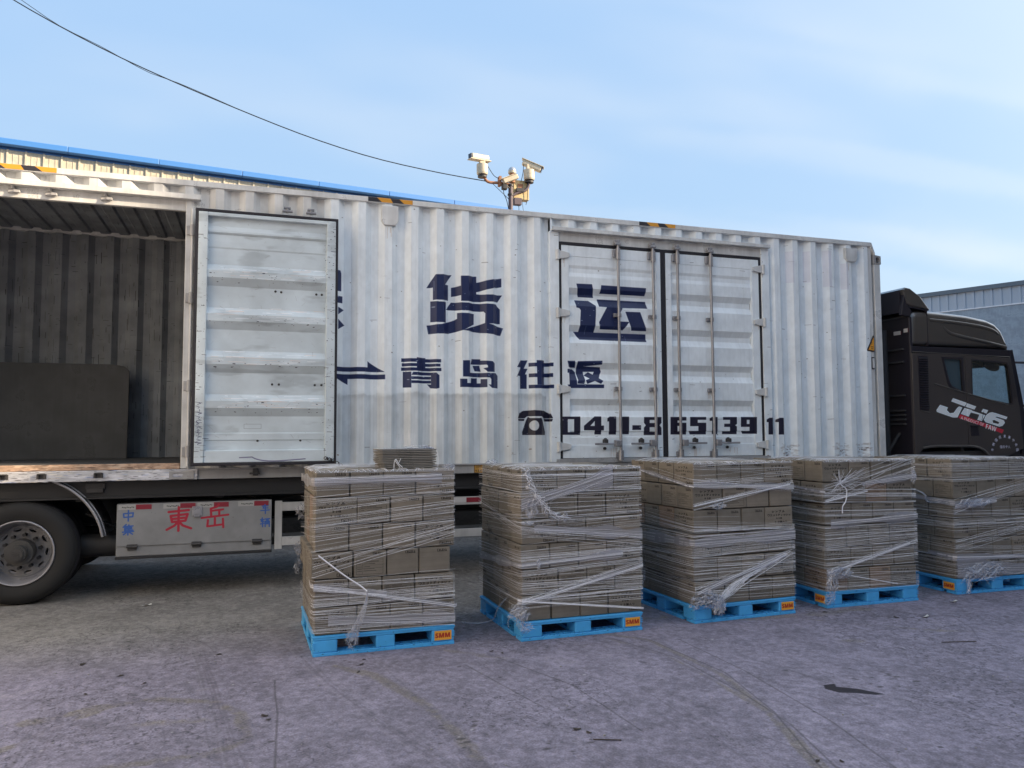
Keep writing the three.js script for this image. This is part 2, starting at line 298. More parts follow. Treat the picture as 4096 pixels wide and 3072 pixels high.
// the painted long side from x = 0.6 to 7.8
const wallTex = canvasTex(2048, 1024, (c, w, h) => {
  const X = (x) => (x - WX0) / (WX1 - WX0) * w, Y = (y) => (1 - (y - WY0) / (WY1 - WY0)) * h;
  c.fillStyle = '#e4eaed'; c.fillRect(0, 0, w, h);
  c.fillStyle = '#16244f'; polys(c, BLUE_TYPE, X, Y);
  c.fillStyle = '#1b1930'; polys(c, BLACK_TYPE, X, Y);
  c.fillStyle = '#e4eaed'; polys(c, TYPE_HOLES, X, Y);
  c.beginPath(); c.ellipse(X(2.944), Y(1.606), 0.05 * w / 7.2, 0.056 * h / 3.05, 0, 0, 7); c.fill();
  specks(c, 420, X(0.8), X(4.6), Y(3.25), Y(1.4), 'rgba(214,218,222,0.55)', 4, 1.5); for (let k = 0; k < 60; k++) { const x = X(rr(0.8, 6)), y = Y(rr(1.45, 3.2)); c.strokeStyle = 'rgba(205,210,216,0.4)'; c.lineWidth = rr(0.6, 1.6); c.beginPath(); c.moveTo(x, y); c.lineTo(x + rr(-4, 4), y + rr(8, 50)); c.stroke(); }
  for (const [x, y] of [[3.28, 3.53], [3.28, 2.87], [3.28, 2.01], [5.92, 3.54], [5.92, 2.88], [3.96, 2.02], [4.42, 2.02], [4.74, 2.02], [5.2, 2.02], [1.33, 3.71], [7.33, 3.72], [3.9, 1.37], [4.4, 1.36], [5.0, 1.36], [5.5, 1.36]]) for (let k = 0; k < 5; k++) { c.strokeStyle = `rgba(140,96,62,${rr(0.12, 0.35)})`; c.lineWidth = rr(0.8, 2.4); const a = X(x + rr(-0.05, 0.05)), b = Y(y - 0.02); c.beginPath(); c.moveTo(a, b); c.lineTo(a + rr(-1, 1), b + rr(8, 46)); c.stroke(); }
  // road film below the old waterline: ragged top edge, thinner to the right
  noiseOver(c, w, h, (u, v, i, j) => {
    const x = WX0 + u * 7.2, y = WY1 - v * 3.05;
    const edge = 1.925 + 0.07 * (fbm(x * 3, 3, 4) - 0.5) + 0.03 * (fbm(x * 14, 9, 3) - 0.5) + 0.05 * (fbm(x * 9, y * 9, 4) - 0.5) + 0.01 * x;
    const dirty = x < 3.1 ? smooth(edge + 0.016, edge - 0.016, y) * (0.75 + 0.5 * fbm(x * 7 + 2, y * 7, 4)) : 0;
    const rim = x < 3.1 ? Math.exp(-Math.pow((y - edge + 0.02) / 0.035, 2)) * (0.3 + 0.9 * fbm(x * 9, 2, 3)) : 0;
    const streak = fbm(x * 55, y * 1.2, 3), n = fbm(x * 6, y * 6, 4);
    return 1.02 - dirty * (0.06 + 0.09 * streak) - rim * 0.13 * n - 0.03 * Math.max(0, streak - 0.55) * 3 - 0.10 * (n - 0.5) - 0.06 * (fbm(x * 30, y * 14, 3) - 0.5);
  });
  for (let k = 0; k < 90; k++) { const x = X(rr(0.9, 7.5)), y = Y(rr(1.25, 3.9)); c.strokeStyle = `rgba(60,55,60,${rr(0.25, 0.7)})`; c.lineWidth = rr(0.8, 2); c.beginPath(); c.moveTo(x, y); c.lineTo(x + rr(3, 22), y + rr(-2, 2)); c.stroke(); }
  specks(c, 160, 0, w, 0, h, 'rgba(70,60,55,0.7)', 2.5); specks(c, 30, 0, w, Y(1.35), h, 'rgba(90,60,40,0.6)', 5, 1.5);
  // patched repaint at the front top, rust at the front bottom
  c.fillStyle = 'rgba(190,184,202,0.28)'; for (const [x, a, b] of [[6.35, 3.4, 3.8], [6.62, 3.42, 3.82], [6.92, 3.38, 3.85], [7.2, 3.36, 3.7]]) c.fillRect(X(x), Y(b), rr(18, 34), Y(a) - Y(b));
  for (const x of [6.3, 7.1, 7.45]) { specks(c, 90, X(x - 0.12), X(x + 0.12), Y(1.38), Y(1.2), 'rgba(150,142,138,0.22)', 9, 1.4); specks(c, 20, X(x - 0.1), X(x + 0.1), Y(1.32), Y(1.2), 'rgba(70,55,50,0.6)', 4, 1.4); }
  c.strokeStyle = 'rgba(235,235,238,0.3)'; c.lineWidth = 1.3; for (let k = 0; k < 40; k++) { const x = X(rr(1.42, 1.64)); c.beginPath(); c.moveTo(x, Y(rr(1.48, 1.58))); c.quadraticCurveTo(x + rr(-8, 8), Y(1.42), x + rr(-14, 14), Y(rr(1.3, 1.38))); c.stroke(); }
});
phys('wallPaint', [0.98, 0.98, 0.99], 0.45, { map: wallTex, bumpMap: softBump, bumpScale: 0.001 });

// inner face of the folded-back door: blue-white paint worn through on the ribs, scratches, marker scribble
const leafTex = canvasTex(1024, 2048, (c, w, h) => {
  c.fillStyle = '#cdd6db'; c.fillRect(0, 0, w, h);
  const Y = (y) => (1 - (y - 1.22) / 2.5) * h;
  noiseOver(c, w, h, (u, v) => 0.98 + 0.16 * (fbm(u * 7, v * 16, 5) - 0.5) - 0.10 * smooth(0.55, 0.75, fbm(u * 5 + 3, v * 30, 3)));
  for (let k = 0; k < 90; k++) { c.strokeStyle = `rgba(120,112,108,${rr(0.15, 0.4)})`; c.lineWidth = rr(1, 3); const x = rr(100, 900), y = rr(80, h - 60); c.beginPath(); c.moveTo(x, y); c.lineTo(x + rr(-40, 60), y + rr(-30, 40)); c.stroke(); }
  for (const y of [3.10, 2.68, 2.25, 1.82]) {
    for (let k = 0; k < 70; k++) { c.strokeStyle = `rgba(${rnd() < 0.5 ? '250,250,252' : '225,205,195'},${rr(0.25, 0.8)})`; c.lineWidth = rr(1, 5); const x = rr(120, 880), yy = Y(y + rr(-0.05, 0.09)); c.beginPath(); c.moveTo(x, yy); c.lineTo(x + rr(15, 130), yy + rr(-3, 3)); c.stroke(); }
    specks(c, 36, 110, 900, Y(y + 0.02), Y(y - 0.09), 'rgba(32,30,48,0.85)', 7, 1.8);
  }
  for (let k = 0; k < 60; k++) { const x = rnd() < 0.5 ? rr(15, 80) : rr(925, 1000); c.strokeStyle = 'rgba(28,26,40,0.8)'; c.lineWidth = rr(1, 4); const y = rr(60, h - 60); c.beginPath(); c.moveTo(x, y); c.lineTo(x + rr(5, 40), y + rr(-3, 3)); c.stroke(); }
  specks(c, 120, 0, 90, 0, h, 'rgba(30,28,40,0.75)', 4); specks(c, 200, 920, w, 0, h, 'rgba(30,28,40,0.8)', 5); specks(c, 80, 100, 920, 0, h, 'rgba(60,55,60,0.7)', 3);
  c.save(); c.translate(48, Y(1.42)); c.rotate(-Math.PI / 2); c.strokeStyle = '#26244a'; c.lineWidth = 3; for (let k = 0; k < 13; k++) { const x = k * 26; c.beginPath(); c.moveTo(x, rr(-8, 8)); c.quadraticCurveTo(x + 10, rr(-30, 10), x + 12, rr(5, 22)); c.lineTo(x + 21, rr(-22, 6)); if (k % 3 === 0) { c.moveTo(x + 18, 26); c.lineTo(x + 25, -24); } c.stroke(); } c.restore();
  c.strokeStyle = 'rgba(105,100,130,0.9)'; c.lineWidth = 9; c.beginPath(); c.moveTo(330, Y(1.295)); c.lineTo(420, Y(1.30)); c.quadraticCurveTo(470, Y(1.25), 620, Y(1.26)); c.lineTo(800, Y(1.275)); c.stroke();
  c.strokeStyle = 'rgba(60,60,70,0.6)'; c.lineWidth = 2; c.strokeRect(360, Y(1.62), 120, 36);
});
mat('leafPaint', [0.96, 0.98, 1.0], 0.5, { map: leafTex, bumpMap: softBump, bumpScale: 0.0015 });

// chipped sill: layers of white paint, rust and bare steel
mat('sill', [1, 1, 1], 0.65, { map: canvasTex(1024, 128, (c, w, h) => {
  c.fillStyle = '#b9bac0'; c.fillRect(0, 0, w, h);
  noiseOver(c, w, h, (u, v) => 0.82 + 0.4 * fbm(u * 34, v * 5, 4));
  specks(c, 260, 0, w, 0, h, 'rgba(40,38,42,0.8)', 5, 2.2); specks(c, 120, 0, w, 0, h, 'rgba(222,216,205,0.8)', 9, 2.5); specks(c, 60, 0, w, 0, h, 'rgba(120,140,190,0.5)', 12, 2); specks(c, 90, 0, w, h * 0.8, h, 'rgba(30,28,30,0.9)', 7, 2.4);
}), bumpMap: softBump, bumpScale: 0.004 });
mat('rustLip', [1, 1, 1], 0.75, { map: canvasTex(1024, 64, (c, w, h) => {
  c.fillStyle = '#a98d78'; c.fillRect(0, 0, w, h);
  noiseOver(c, w, h, (u, v) => 0.7 + 0.6 * fbm(u * 60, v * 3, 4));
  specks(c, 150, 0, w, 0, h, 'rgba(200,180,160,0.7)', 8, 3); specks(c, 90, 0, w, 0, h, 'rgba(60,45,40,0.7)', 6, 3);
}) });

// concrete yard: lilac-grey slab, ochre dust in tyre arcs, scuffs, one slab joint, oil stain
const GX = -4.4, GZ = -4.0, GS = 12.8;
const groundTex = canvasTex(2048, 2048, (c, w, h) => {
  const arcs = [ // ochre dust tracks, x z pairs, half width, strength
    [[2.35, 2.35, 2.79, 2.85, 2.83, 3.74, 2.69, 4.38, 2.40, 5.2], 0.028, 0.90], [[2.2, 2.35, 2.53, 2.72, 2.72, 3.32, 2.71, 4.04, 2.66, 4.56, 2.45, 5.2], 0.026, 0.70],
    [[-1.1, 3.25, -0.99, 3.2, -0.79, 3.09, -0.53, 3.05, -0.19, 3.20, -0.04, 3.45, 0.01, 3.85, -0.16, 3.98, -0.43, 3.98, -0.8, 4.0], 0.056, 0.75], [[-1.2, 3.7, -0.9, 3.3, -0.7, 3.05, -0.2, 2.95, 0.3, 2.9], 0.034, 0.45],
    [[0.55, 2.75, 0.75, 3.01, 0.93, 3.56, 1.00, 3.98, 1.03, 4.36, 1.02, 5.0], 0.056, 0.80], [[4.2, 2.6, 4.6, 3.0, 5.0, 3.35, 5.6, 3.6], 0.034, 0.50], [[3.0, 2.2, 3.6, 2.5, 4.3, 2.6, 5.2, 2.55], 0.090, 0.50], [[-0.6, 3.45, -0.2, 3.5], 0.073, 0.50], [[3.3, 3.3, 4.4, 3.4], 0.078, 0.35], [[1.3, 2.6, 1.7, 3.0], 0.056, 0.50],
  ];
  const small = 512, mask = new Float32Array(small * small);
  for (const [p, r, s] of arcs) for (let k = 0; k + 3 < p.length; k += 2) {
    const [ax, az, bx_, bz] = p.slice(k, k + 4), L = Math.hypot(bx_ - ax, bz - az);
    const i0 = Math.floor((Math.min(ax, bx_) - 3 * r - GX) / GS * small), i1 = Math.ceil((Math.max(ax, bx_) + 3 * r - GX) / GS * small), j0 = Math.floor((Math.min(az, bz) - 3 * r - GZ) / GS * small), j1 = Math.ceil((Math.max(az, bz) + 3 * r - GZ) / GS * small);
    for (let j = Math.max(0, j0); j < Math.min(small, j1); j++) for (let i = Math.max(0, i0); i < Math.min(small, i1); i++) {
      const x = GX + (i + 0.5) / small * GS, z = GZ + (j + 0.5) / small * GS, t = clamp(((x - ax) * (bx_ - ax) + (z - az) * (bz - az)) / (L * L)), d = Math.hypot(x - ax - t * (bx_ - ax), z - az - t * (bz - az));
      mask[j * small + i] = Math.max(mask[j * small + i], s * Math.exp(-Math.pow(d / r, 2)));
    }
  }
  const im = c.createImageData(w, h), d = im.data;
  for (let j = 0; j < h; j++) for (let i = 0; i < w; i++) {
    const x = GX + i / w * GS, z = GZ + j / h * GS;
    const si = Math.min(small - 2, i / w * small), sj = Math.min(small - 2, j / h * small), fi = Math.floor(si), fj = Math.floor(sj);
    const m = mix(mix(mask[fj * small + fi], mask[fj * small + fi + 1], si - fi), mix(mask[(fj + 1) * small + fi], mask[(fj + 1) * small + fi + 1], si - fi), sj - fj);
    const n1 = fbm(x * 0.9 + 3, z * 0.9, 3), n2 = fbm(x * 6 + 9, z * 6, 3), n3 = fbm(x * 30, z * 30, 2), g = hash2(i, j);
    let k = 0.88 + 0.16 * (n1 - 0.5) + 0.20 * (n2 - 0.5) + 0.30 * (n3 - 0.5) + 0.22 * (g - 0.5);
    const ridge = Math.abs(fbm(x * 20 + 40, z * 20, 3) - 0.5), craze = smooth(0.035, 0.0, ridge) * smooth(0.40, 0.55, fbm(x * 1.3 + 20, z * 1.3, 2)); k *= 1 - 0.38 * craze;
    const drift = smooth(0.52, 0.72, n1 * 0.6 + n2 * 0.4) * 0.35;
    const o = 0.6 * smooth(0.26, 0.62, (m * 0.8 + drift * 0.7) * (0.1 + 1.2 * n2 + 0.6 * n3)) * (0.45 + 0.8 * n3) * (g > 0.8 ? 0.5 : 1);
    const far = smooth(2.6, 1.2, z + 0.25 * (n1 - 0.5)) ; // the swept strip along the lorry is plain grey
    const a = [mix(147, 138, far), mix(140, 134, far), mix(155, 130, far)], b = [116, 108, 86];
    const q = (j * w + i) * 4;
    for (let e = 0; e < 3; e++) d[q + e] = clamp(mix(a[e], b[e], o * 0.85) * k, 0, 255);
    d[q + 3] = 255;
  }
  c.putImageData(im, 0, 0);
  const X = (x) => (x - GX) / GS * w, Z = (z) => (z - GZ) / GS * h;
  const line = (p, lw, col) => { c.strokeStyle = col; c.lineWidth = lw; c.lineJoin = c.lineCap = 'round'; c.beginPath(); c.moveTo(X(p[0]), Z(p[1])); for (let k = 2; k < p.length; k += 2) c.lineTo(X(p[k] + rr(-0.01, 0.01)), Z(p[k + 1])); c.stroke(); };
  line([0.15, 2.9, 0.15, 3.2, 0.14, 3.5, 0.13, 3.9, 0.12, 4.4, 0.11, 5.4, 0.1, 8], 1.6, 'rgba(62,58,60,0.55)');
  for (let k = 0; k < 46; k++) { const x = rr(-2, 7), z = rr(0.6, 5.4), a = rr(-0.5, 0.9) + Math.PI / 2.3, L = rr(0.1, 0.9); line([x, z, x + Math.cos(a) * L * 0.5, z + Math.sin(a) * L * 0.5, x + Math.cos(a + 0.12) * L, z + Math.sin(a + 0.12) * L], rr(0.6, 1.6), `rgba(60,56,62,${rr(0.12, 0.4)})`); }
  for (const p of [[2.79, 2.85, 2.86, 3.7, 2.72, 4.38, 2.40, 5.2], [2.55, 2.72, 2.75, 3.32, 2.74, 4.04, 2.69, 4.56, 2.5, 5.2], [3.0, 2.9, 3.0, 3.7, 2.9, 4.6, 2.75, 5.3], [1.6, 2.9, 1.85, 3.6, 1.9, 4.4], [1.35, 3.0, 1.55, 3.9]]) line(p, 1.5, 'rgba(62,58,60,0.5)');
  for (let s = 0; s < 9; s++) { const ox = rr(-1.2, 5.5), oz = rr(-0.3, 0.6), bend = rr(-0.5, 0.3), wd = rr(0.10, 0.2), n = 4 + Math.floor(rnd() * 3); for (let k = 0; k < n; k++) { const q = []; for (let i = 0; i <= 8; i++) { const t = i / 8; q.push(ox + k * wd / n + bend * t * t * 2 + 0.5 * t, oz + 2.2 + t * 3.4); } line(q, rr(0.8, 2.2), `rgba(${rnd() < 0.6 ? '70,66,70' : '165,158,164'},${rr(0.08, 0.2)})`); } }
  c.fillStyle = 'rgba(33,30,38,0.93)'; c.beginPath(); [[3.24, 4.16], [3.28, 4.10], [3.36, 4.10], [3.33, 4.15], [3.42, 4.22], [3.50, 4.35], [3.44, 4.34], [3.36, 4.28], [3.27, 4.24]].forEach(([x, z], i) => i ? c.lineTo(X(x), Z(z)) : c.moveTo(X(x), Z(z))); c.closePath(); c.fill();
  for (let k = 0; k < 16; k++) { c.fillStyle = `rgba(60,56,60,${rr(0.2, 0.45)})`; c.beginPath(); c.ellipse(X(rr(-2, 6.5)), Z(rr(0.8, 5.2)), rr(1, 7), rr(0.8, 3.5), rr(0, 3), 0, 7); c.fill(); }
  for (const [x, z, n] of [[3.7, 4.15, 30], [0.70, 2.75, 24], [4.6, 2.55, 40], [5.0, 2.9, 30], [1.05, 4.1, 30], [1.45, 4.4, 20], [0.05, 3.8, 20]]) specks(c, n, X(x - 0.16), X(x + 0.16), Z(z - 0.14), Z(z + 0.14), 'rgba(58,54,54,0.55)', 3, 1.2);
  specks(c, 260, X(-2.2), X(7), Z(0), Z(5.4), 'rgba(52,48,52,0.7)', 2.4, 1.1); specks(c, 90, X(-1.5), X(6), Z(2.6), Z(5.4), 'rgba(190,186,184,0.8)', 1.6);
});
groundTex.wrapS = groundTex.wrapT = THREE.MirroredRepeatWrapping;
const groundBump = dataTex(512, (u, v) => { const n = fbm(u * 12, v * 12, 5, 12), p = hash2(Math.floor(u * 512), Math.floor(v * 512)), q = fbm(u * 40, v * 40, 2, 40); return 0.55 * n + 0.2 * p + (q < 0.3 ? -0.25 : 0.2); });
mat('concrete', [1, 1, 1], 0.9, { map: groundTex, bumpMap: groundBump, bumpScale: 0.005 });

// printed cartons: four narrow prints, two wide prints, plain and taped
const cartonTex = canvasTex(1024, 1024, (c, w, h) => {
  c.fillStyle = '#a59b8c'; c.fillRect(0, 0, w, h);
  noiseOver(c, w, h, (u, v, i, j) => 0.97 + 0.09 * (fbm(u * 3, v * 90, 3) - 0.5) + 0.14 * (fbm(u * 14, v * 14, 3) - 0.5) + 0.05 * (hash2(i, j) - 0.5));
  const ink = '#211a14', S = 256;
  const mark = (x, y) => { c.fillStyle = '#1d1712'; x -= 12; for (let k = 0; k < 6; k++) { c.fillRect(x + k * 14, y, 4, 26); c.fillRect(x + k * 14, y + (k % 3) * 9, 10, 4); if (k % 2) c.fillRect(x + k * 14 + 6, y + 6, 3, 18); } c.fillRect(x, y + 23, 82, 4); };
  const table = (x, y) => { c.strokeStyle = ink; c.lineWidth = 2; c.strokeRect(x + 18, y + 82, 212, 150); c.lineWidth = 1.2; c.beginPath(); for (const k of [100, 118, 146, 172]) { c.moveTo(x + 18, y + k); c.lineTo(x + 230, y + k); } c.moveTo(x + 66, y + 82); c.lineTo(x + 66, y + 232); c.stroke(); for (const k of [90, 106, 128, 156, 178, 196]) { for (let q = 0; q < 2; q++) { c.fillStyle = ink; let px = q ? x + 74 : x + 26; const e = q ? x + rr(120, 215) : x + 56; while (px < e) { const l = rr(3, 8); c.fillRect(px, y + k, l, 5); px += l + 2; } } } };
  const wide = (x, y) => { write(c, ['shi', 'n', 'pu', 'ru'], x + 62, y + 40, 25, 32, 5, ink); write(c, ['wu', 'e', 'tsu', 'to', 'te', 'i', 'tsu', 'shi', 'yu'], x + 20, y + 82, 24, 24.5, 4.5, ink); write(c, ['eight', 'zero', 'mai'], x + 100, y + 124, 18, 20, 3.5, ink); write(c, ['one', 'two', 'ko', 'iri', 'ri'], x + 86, y + 164, 22, 24, 4, ink); mark(x + 170, y + 212); c.strokeStyle = ink; c.lineWidth = 2; c.strokeRect(x + 160, y + 205, 84, 36); };
  const at = (k) => [(k % 4) * S, Math.floor(k / 4) * S];
  for (const k of [0, 1, 2]) { const [x, y] = at(k); mark(x + 160, y + 20); if (k !== 2) table(x, y); }
  for (const k of [3, 4]) wide(...at(k));
  { const [x, y] = at(5); mark(x + 20, y + 196); write(c, ['ko', 'iri', 'ri', 'mai'], x + 140, y + 30, 20, 24, 3.5, ink); }
  for (const k of [6, 7]) { const [x, y] = at(k); c.fillStyle = 'rgba(205,190,165,0.75)'; c.fillRect(x, y + 112, S, 36); c.fillStyle = 'rgba(60,45,35,0.8)'; c.fillRect(x, y + 129, S, 3); if (k === 7) { c.fillStyle = 'rgba(35,26,20,0.9)'; for (let q = 0; q < 5; q++) c.fillRect(x + 20 + q * 44, y + 126 + rr(-6, 6), rr(20, 50), rr(5, 12)); } }
  for (let k = 0; k < 70; k++) { c.strokeStyle = `rgba(85,68,52,${rr(0.15, 0.4)})`; c.lineWidth = rr(0.7, 2); const x = rr(0, w), y = rr(0, 512); c.beginPath(); c.moveTo(x, y); c.lineTo(x + rr(-20, 60), y + rr(-8, 8)); c.stroke(); }
});
const cardTone = [[0.50, 0.50, 0.50], [0.60, 0.585, 0.57], [0.44, 0.44, 0.45], [0.66, 0.54, 0.48]].map((k, i) => mat('cardboard' + i, k, 0.85, { map: cartonTex }));
// ---------- the yard and what stands round it ----------
{
  const g = new THREE.PlaneGeometry(500, 500); g.rotateX(-Math.PI / 2);
  const m = part('ground', g, M.concrete, scene, { uv: 'keep' });
  const p = m.geometry.attributes.position, u = m.geometry.attributes.uv;
  for (let i = 0; i < p.count; i++) u.setXY(i, (p.getX(i) - GX) / GS, 1 - (p.getZ(i) - GZ) / GS);
  groundBump.repeat.set(8.5, 8.5);
  tag(m, 'grey concrete yard with ochre tyre tracks and an oil stain', null, null, 'structure');
}
mat('cream', [0.74, 0.67, 0.52], 0.6, { map: grime });
mat('roofBlue', [0.06, 0.21, 0.52], 0.5);
mat('greyBlue', [0.36, 0.43, 0.50], 0.7, { map: grime });
mat('greySheet', [0.42, 0.47, 0.53], 0.6);
mat('slate', [0.13, 0.16, 0.19], 0.6);
mat('whiteTrim', [0.78, 0.78, 0.80], 0.5);
mat('tan', [0.45, 0.40, 0.34], 0.8, { map: grime });
{ // warehouse behind the container: cream sheet wall, blue eave trim
  const a = -0.122, W = thing('warehouse', 'cream sheet-metal warehouse with blue eave trim behind the container', 'warehouse', [-8.7, 0, -23.2], -Math.atan2(-2.7, 19.84));
  W.rotation.y = Math.atan2(2.7, 19.84); W.updateMatrixWorld(true);
  const L = (name, geos, m, o = {}) => part(name, geos, m, W, { local: true, ...o });
  const x0 = -16, x1 = 20.2;
  L('wall', [bx(x0, x1, 0, 10.6, -18, -0.12)], M.cream);
  const seg = 0.56, pan = [bx(0.03, seg - 0.03, 10.2, 11.72, -0.09, -0.06), bx(0.16, 0.18, 10.2, 11.72, -0.06, -0.045), bx(0.35, 0.37, 10.2, 11.72, -0.06, -0.045)].map(plain);
  for (let k = 0; k < 66; k++) if (x0 + (k + 1) * seg < x1) L('wall_panel', mergeGeometries(pan).translate(x0 + k * seg, 0, 0), M.cream);
  const rib = bx(-0.03, 0.03, 10.2, 11.72, -0.09, 0.0);
  L('rib', Array.from({ length: 64 }, (_, k) => rib.clone().translate(x0 + k * seg, 0, 0)), M.cream);
  L('backing', bx(x0, x1, 10.6, 11.72, -18, -0.12), M.cream);
  for (let k = 0; k < 12; k++) L('eave_trim', bx(x0 + k * 3.02 + 0.006, x0 + (k + 1) * 3.02 - 0.006, 11.79, 12.0, 0.02, 0.32, 0.02), M.roofBlue);
  L('soffit', bx(x0, x1, 11.72, 11.83, -0.2, 0.0), M.slate);
  L('roof', ext([[0, 11.86], [9, 13.6], [18, 11.86], [18, 11.7], [0, 11.7]], x0, x1).rotateY(Math.PI / 2).translate(0, 0, 0), M.roofBlue);
}
{ // grey building on the right
  const B = thing('grey_building', 'grey-blue sheet building with dark roof edge behind the black cab', 'building', [34.32, 0, -24.74], 0);
  B.rotation.y = -Math.atan2(4.66, 1.95); B.updateMatrixWorld(true);
  const L = (name, geos, m) => part(name, geos, m, B, { local: true });
  L('wall', bx(-1.2, 40, 0, 7.85, -20, 0), M.greyBlue);
  L('band_trim', bx(-1.2, 40, 7.85, 7.91, -20, 0.04), M.whiteTrim);
  L('upper_wall', bx(-1.2, 40, 7.91, 8.78, -20, -0.03), M.greySheet);
  for (let k = 0; k < 34; k++) L('cladding_rib', bx(-1.1 + k * 0.42, -0.98 + k * 0.42, 7.92, 8.77, -0.03, 0.02), M.greySheet);
  L('roof_edge', bx(-1.3, 40, 8.78, 9.0, -20.2, 0.12), M.slate);
}
{ // the buildings round the yard outside the frame: their shade covers it, and the left one stands in the sun
  const box = (name, label, x0, x1, h, z0, z1, m, dx) => { const t = thing(name, label, 'warehouse', [(x0 + x1) / 2, 0, (z0 + z1) / 2]); part('wall', bx(x0, x1, 0, h, z0, z1), m, t); part('roof', bx(x0 - 0.02, x1 + 0.1, h, h + 0.25, z0 - 0.1, z1), M.slate, t); if (dx) part('door', bx(dx, dx + 4, 0, 4.5, z0 - 0.04, z0 + 0.1), M.roofBlue, t); };
  mat('brownWall', [0.22, 0.20, 0.18], 0.8, { map: grime });
  box('tall_warehouse', 'tall brown warehouse on the right of the yard, outside the picture', 12, 40, 11, 1.0, 6.58, M.brownWall);
  box('low_warehouse', 'low tan warehouse behind the photographer on the right', 14, 34, 7.4, 6.5, 15.5, M.tan);
  box('brown_warehouse', 'brown warehouse straight behind the photographer', -4, 24, 15, 25, 36, M.brownWall, 4);
}
{ // sunlit pale building closing the yard on the left, outside the frame
  const W = thing('pale_warehouse', 'sunlit pale warehouse closing the yard on the left, outside the picture', 'warehouse', [-13, 0, 0]);
  mat('palePaint', [0.80, 0.78, 0.74], 0.7, { map: grime });
  part('wall', bx(-20, -5.6, 0, 11.5, -6, 14), M.palePaint, W);
  part('roof', bx(-20.2, -5.5, 11.5, 11.8, -6.2, 14.1), M.roofBlue, W);
  part('door', bx(-5.62, -5.56, 0, 4.2, -5, -2), M.roofBlue, W);
  const D = thing('dock_wall', 'dark low concrete dock wall along the far side of the trailer', 'wall', [1.7, 0, -4.3]);
  mat('darkConcrete', [0.10, 0.098, 0.095], 0.9, { map: grime });
  part('wall', bx(-9, 12, 0, 1.25, -5.0, -3.6, 0.02), M.darkConcrete, D);
  part('kerb', bx(-9, 12, 0, 0.12, -3.6, -3.3, 0.02), M.darkConcrete, D);
}
mat('poleDark', [0.10, 0.075, 0.09], 0.6); mat('poleRust', [0.42, 0.20, 0.11], 0.7, { map: grime }); mat('ivory', [0.72, 0.63, 0.47], 0.5, { map: grime });
mat('boxYellow', [0.74, 0.58, 0.30], 0.6, { map: grime }); mat('cable', [0.012, 0.02, 0.03], 0.7); mat('lens', [0.02, 0.03, 0.06], 0.15);
mat('domeGrey', [0.45, 0.47, 0.50], 0.25, { metalness: 0.5 });
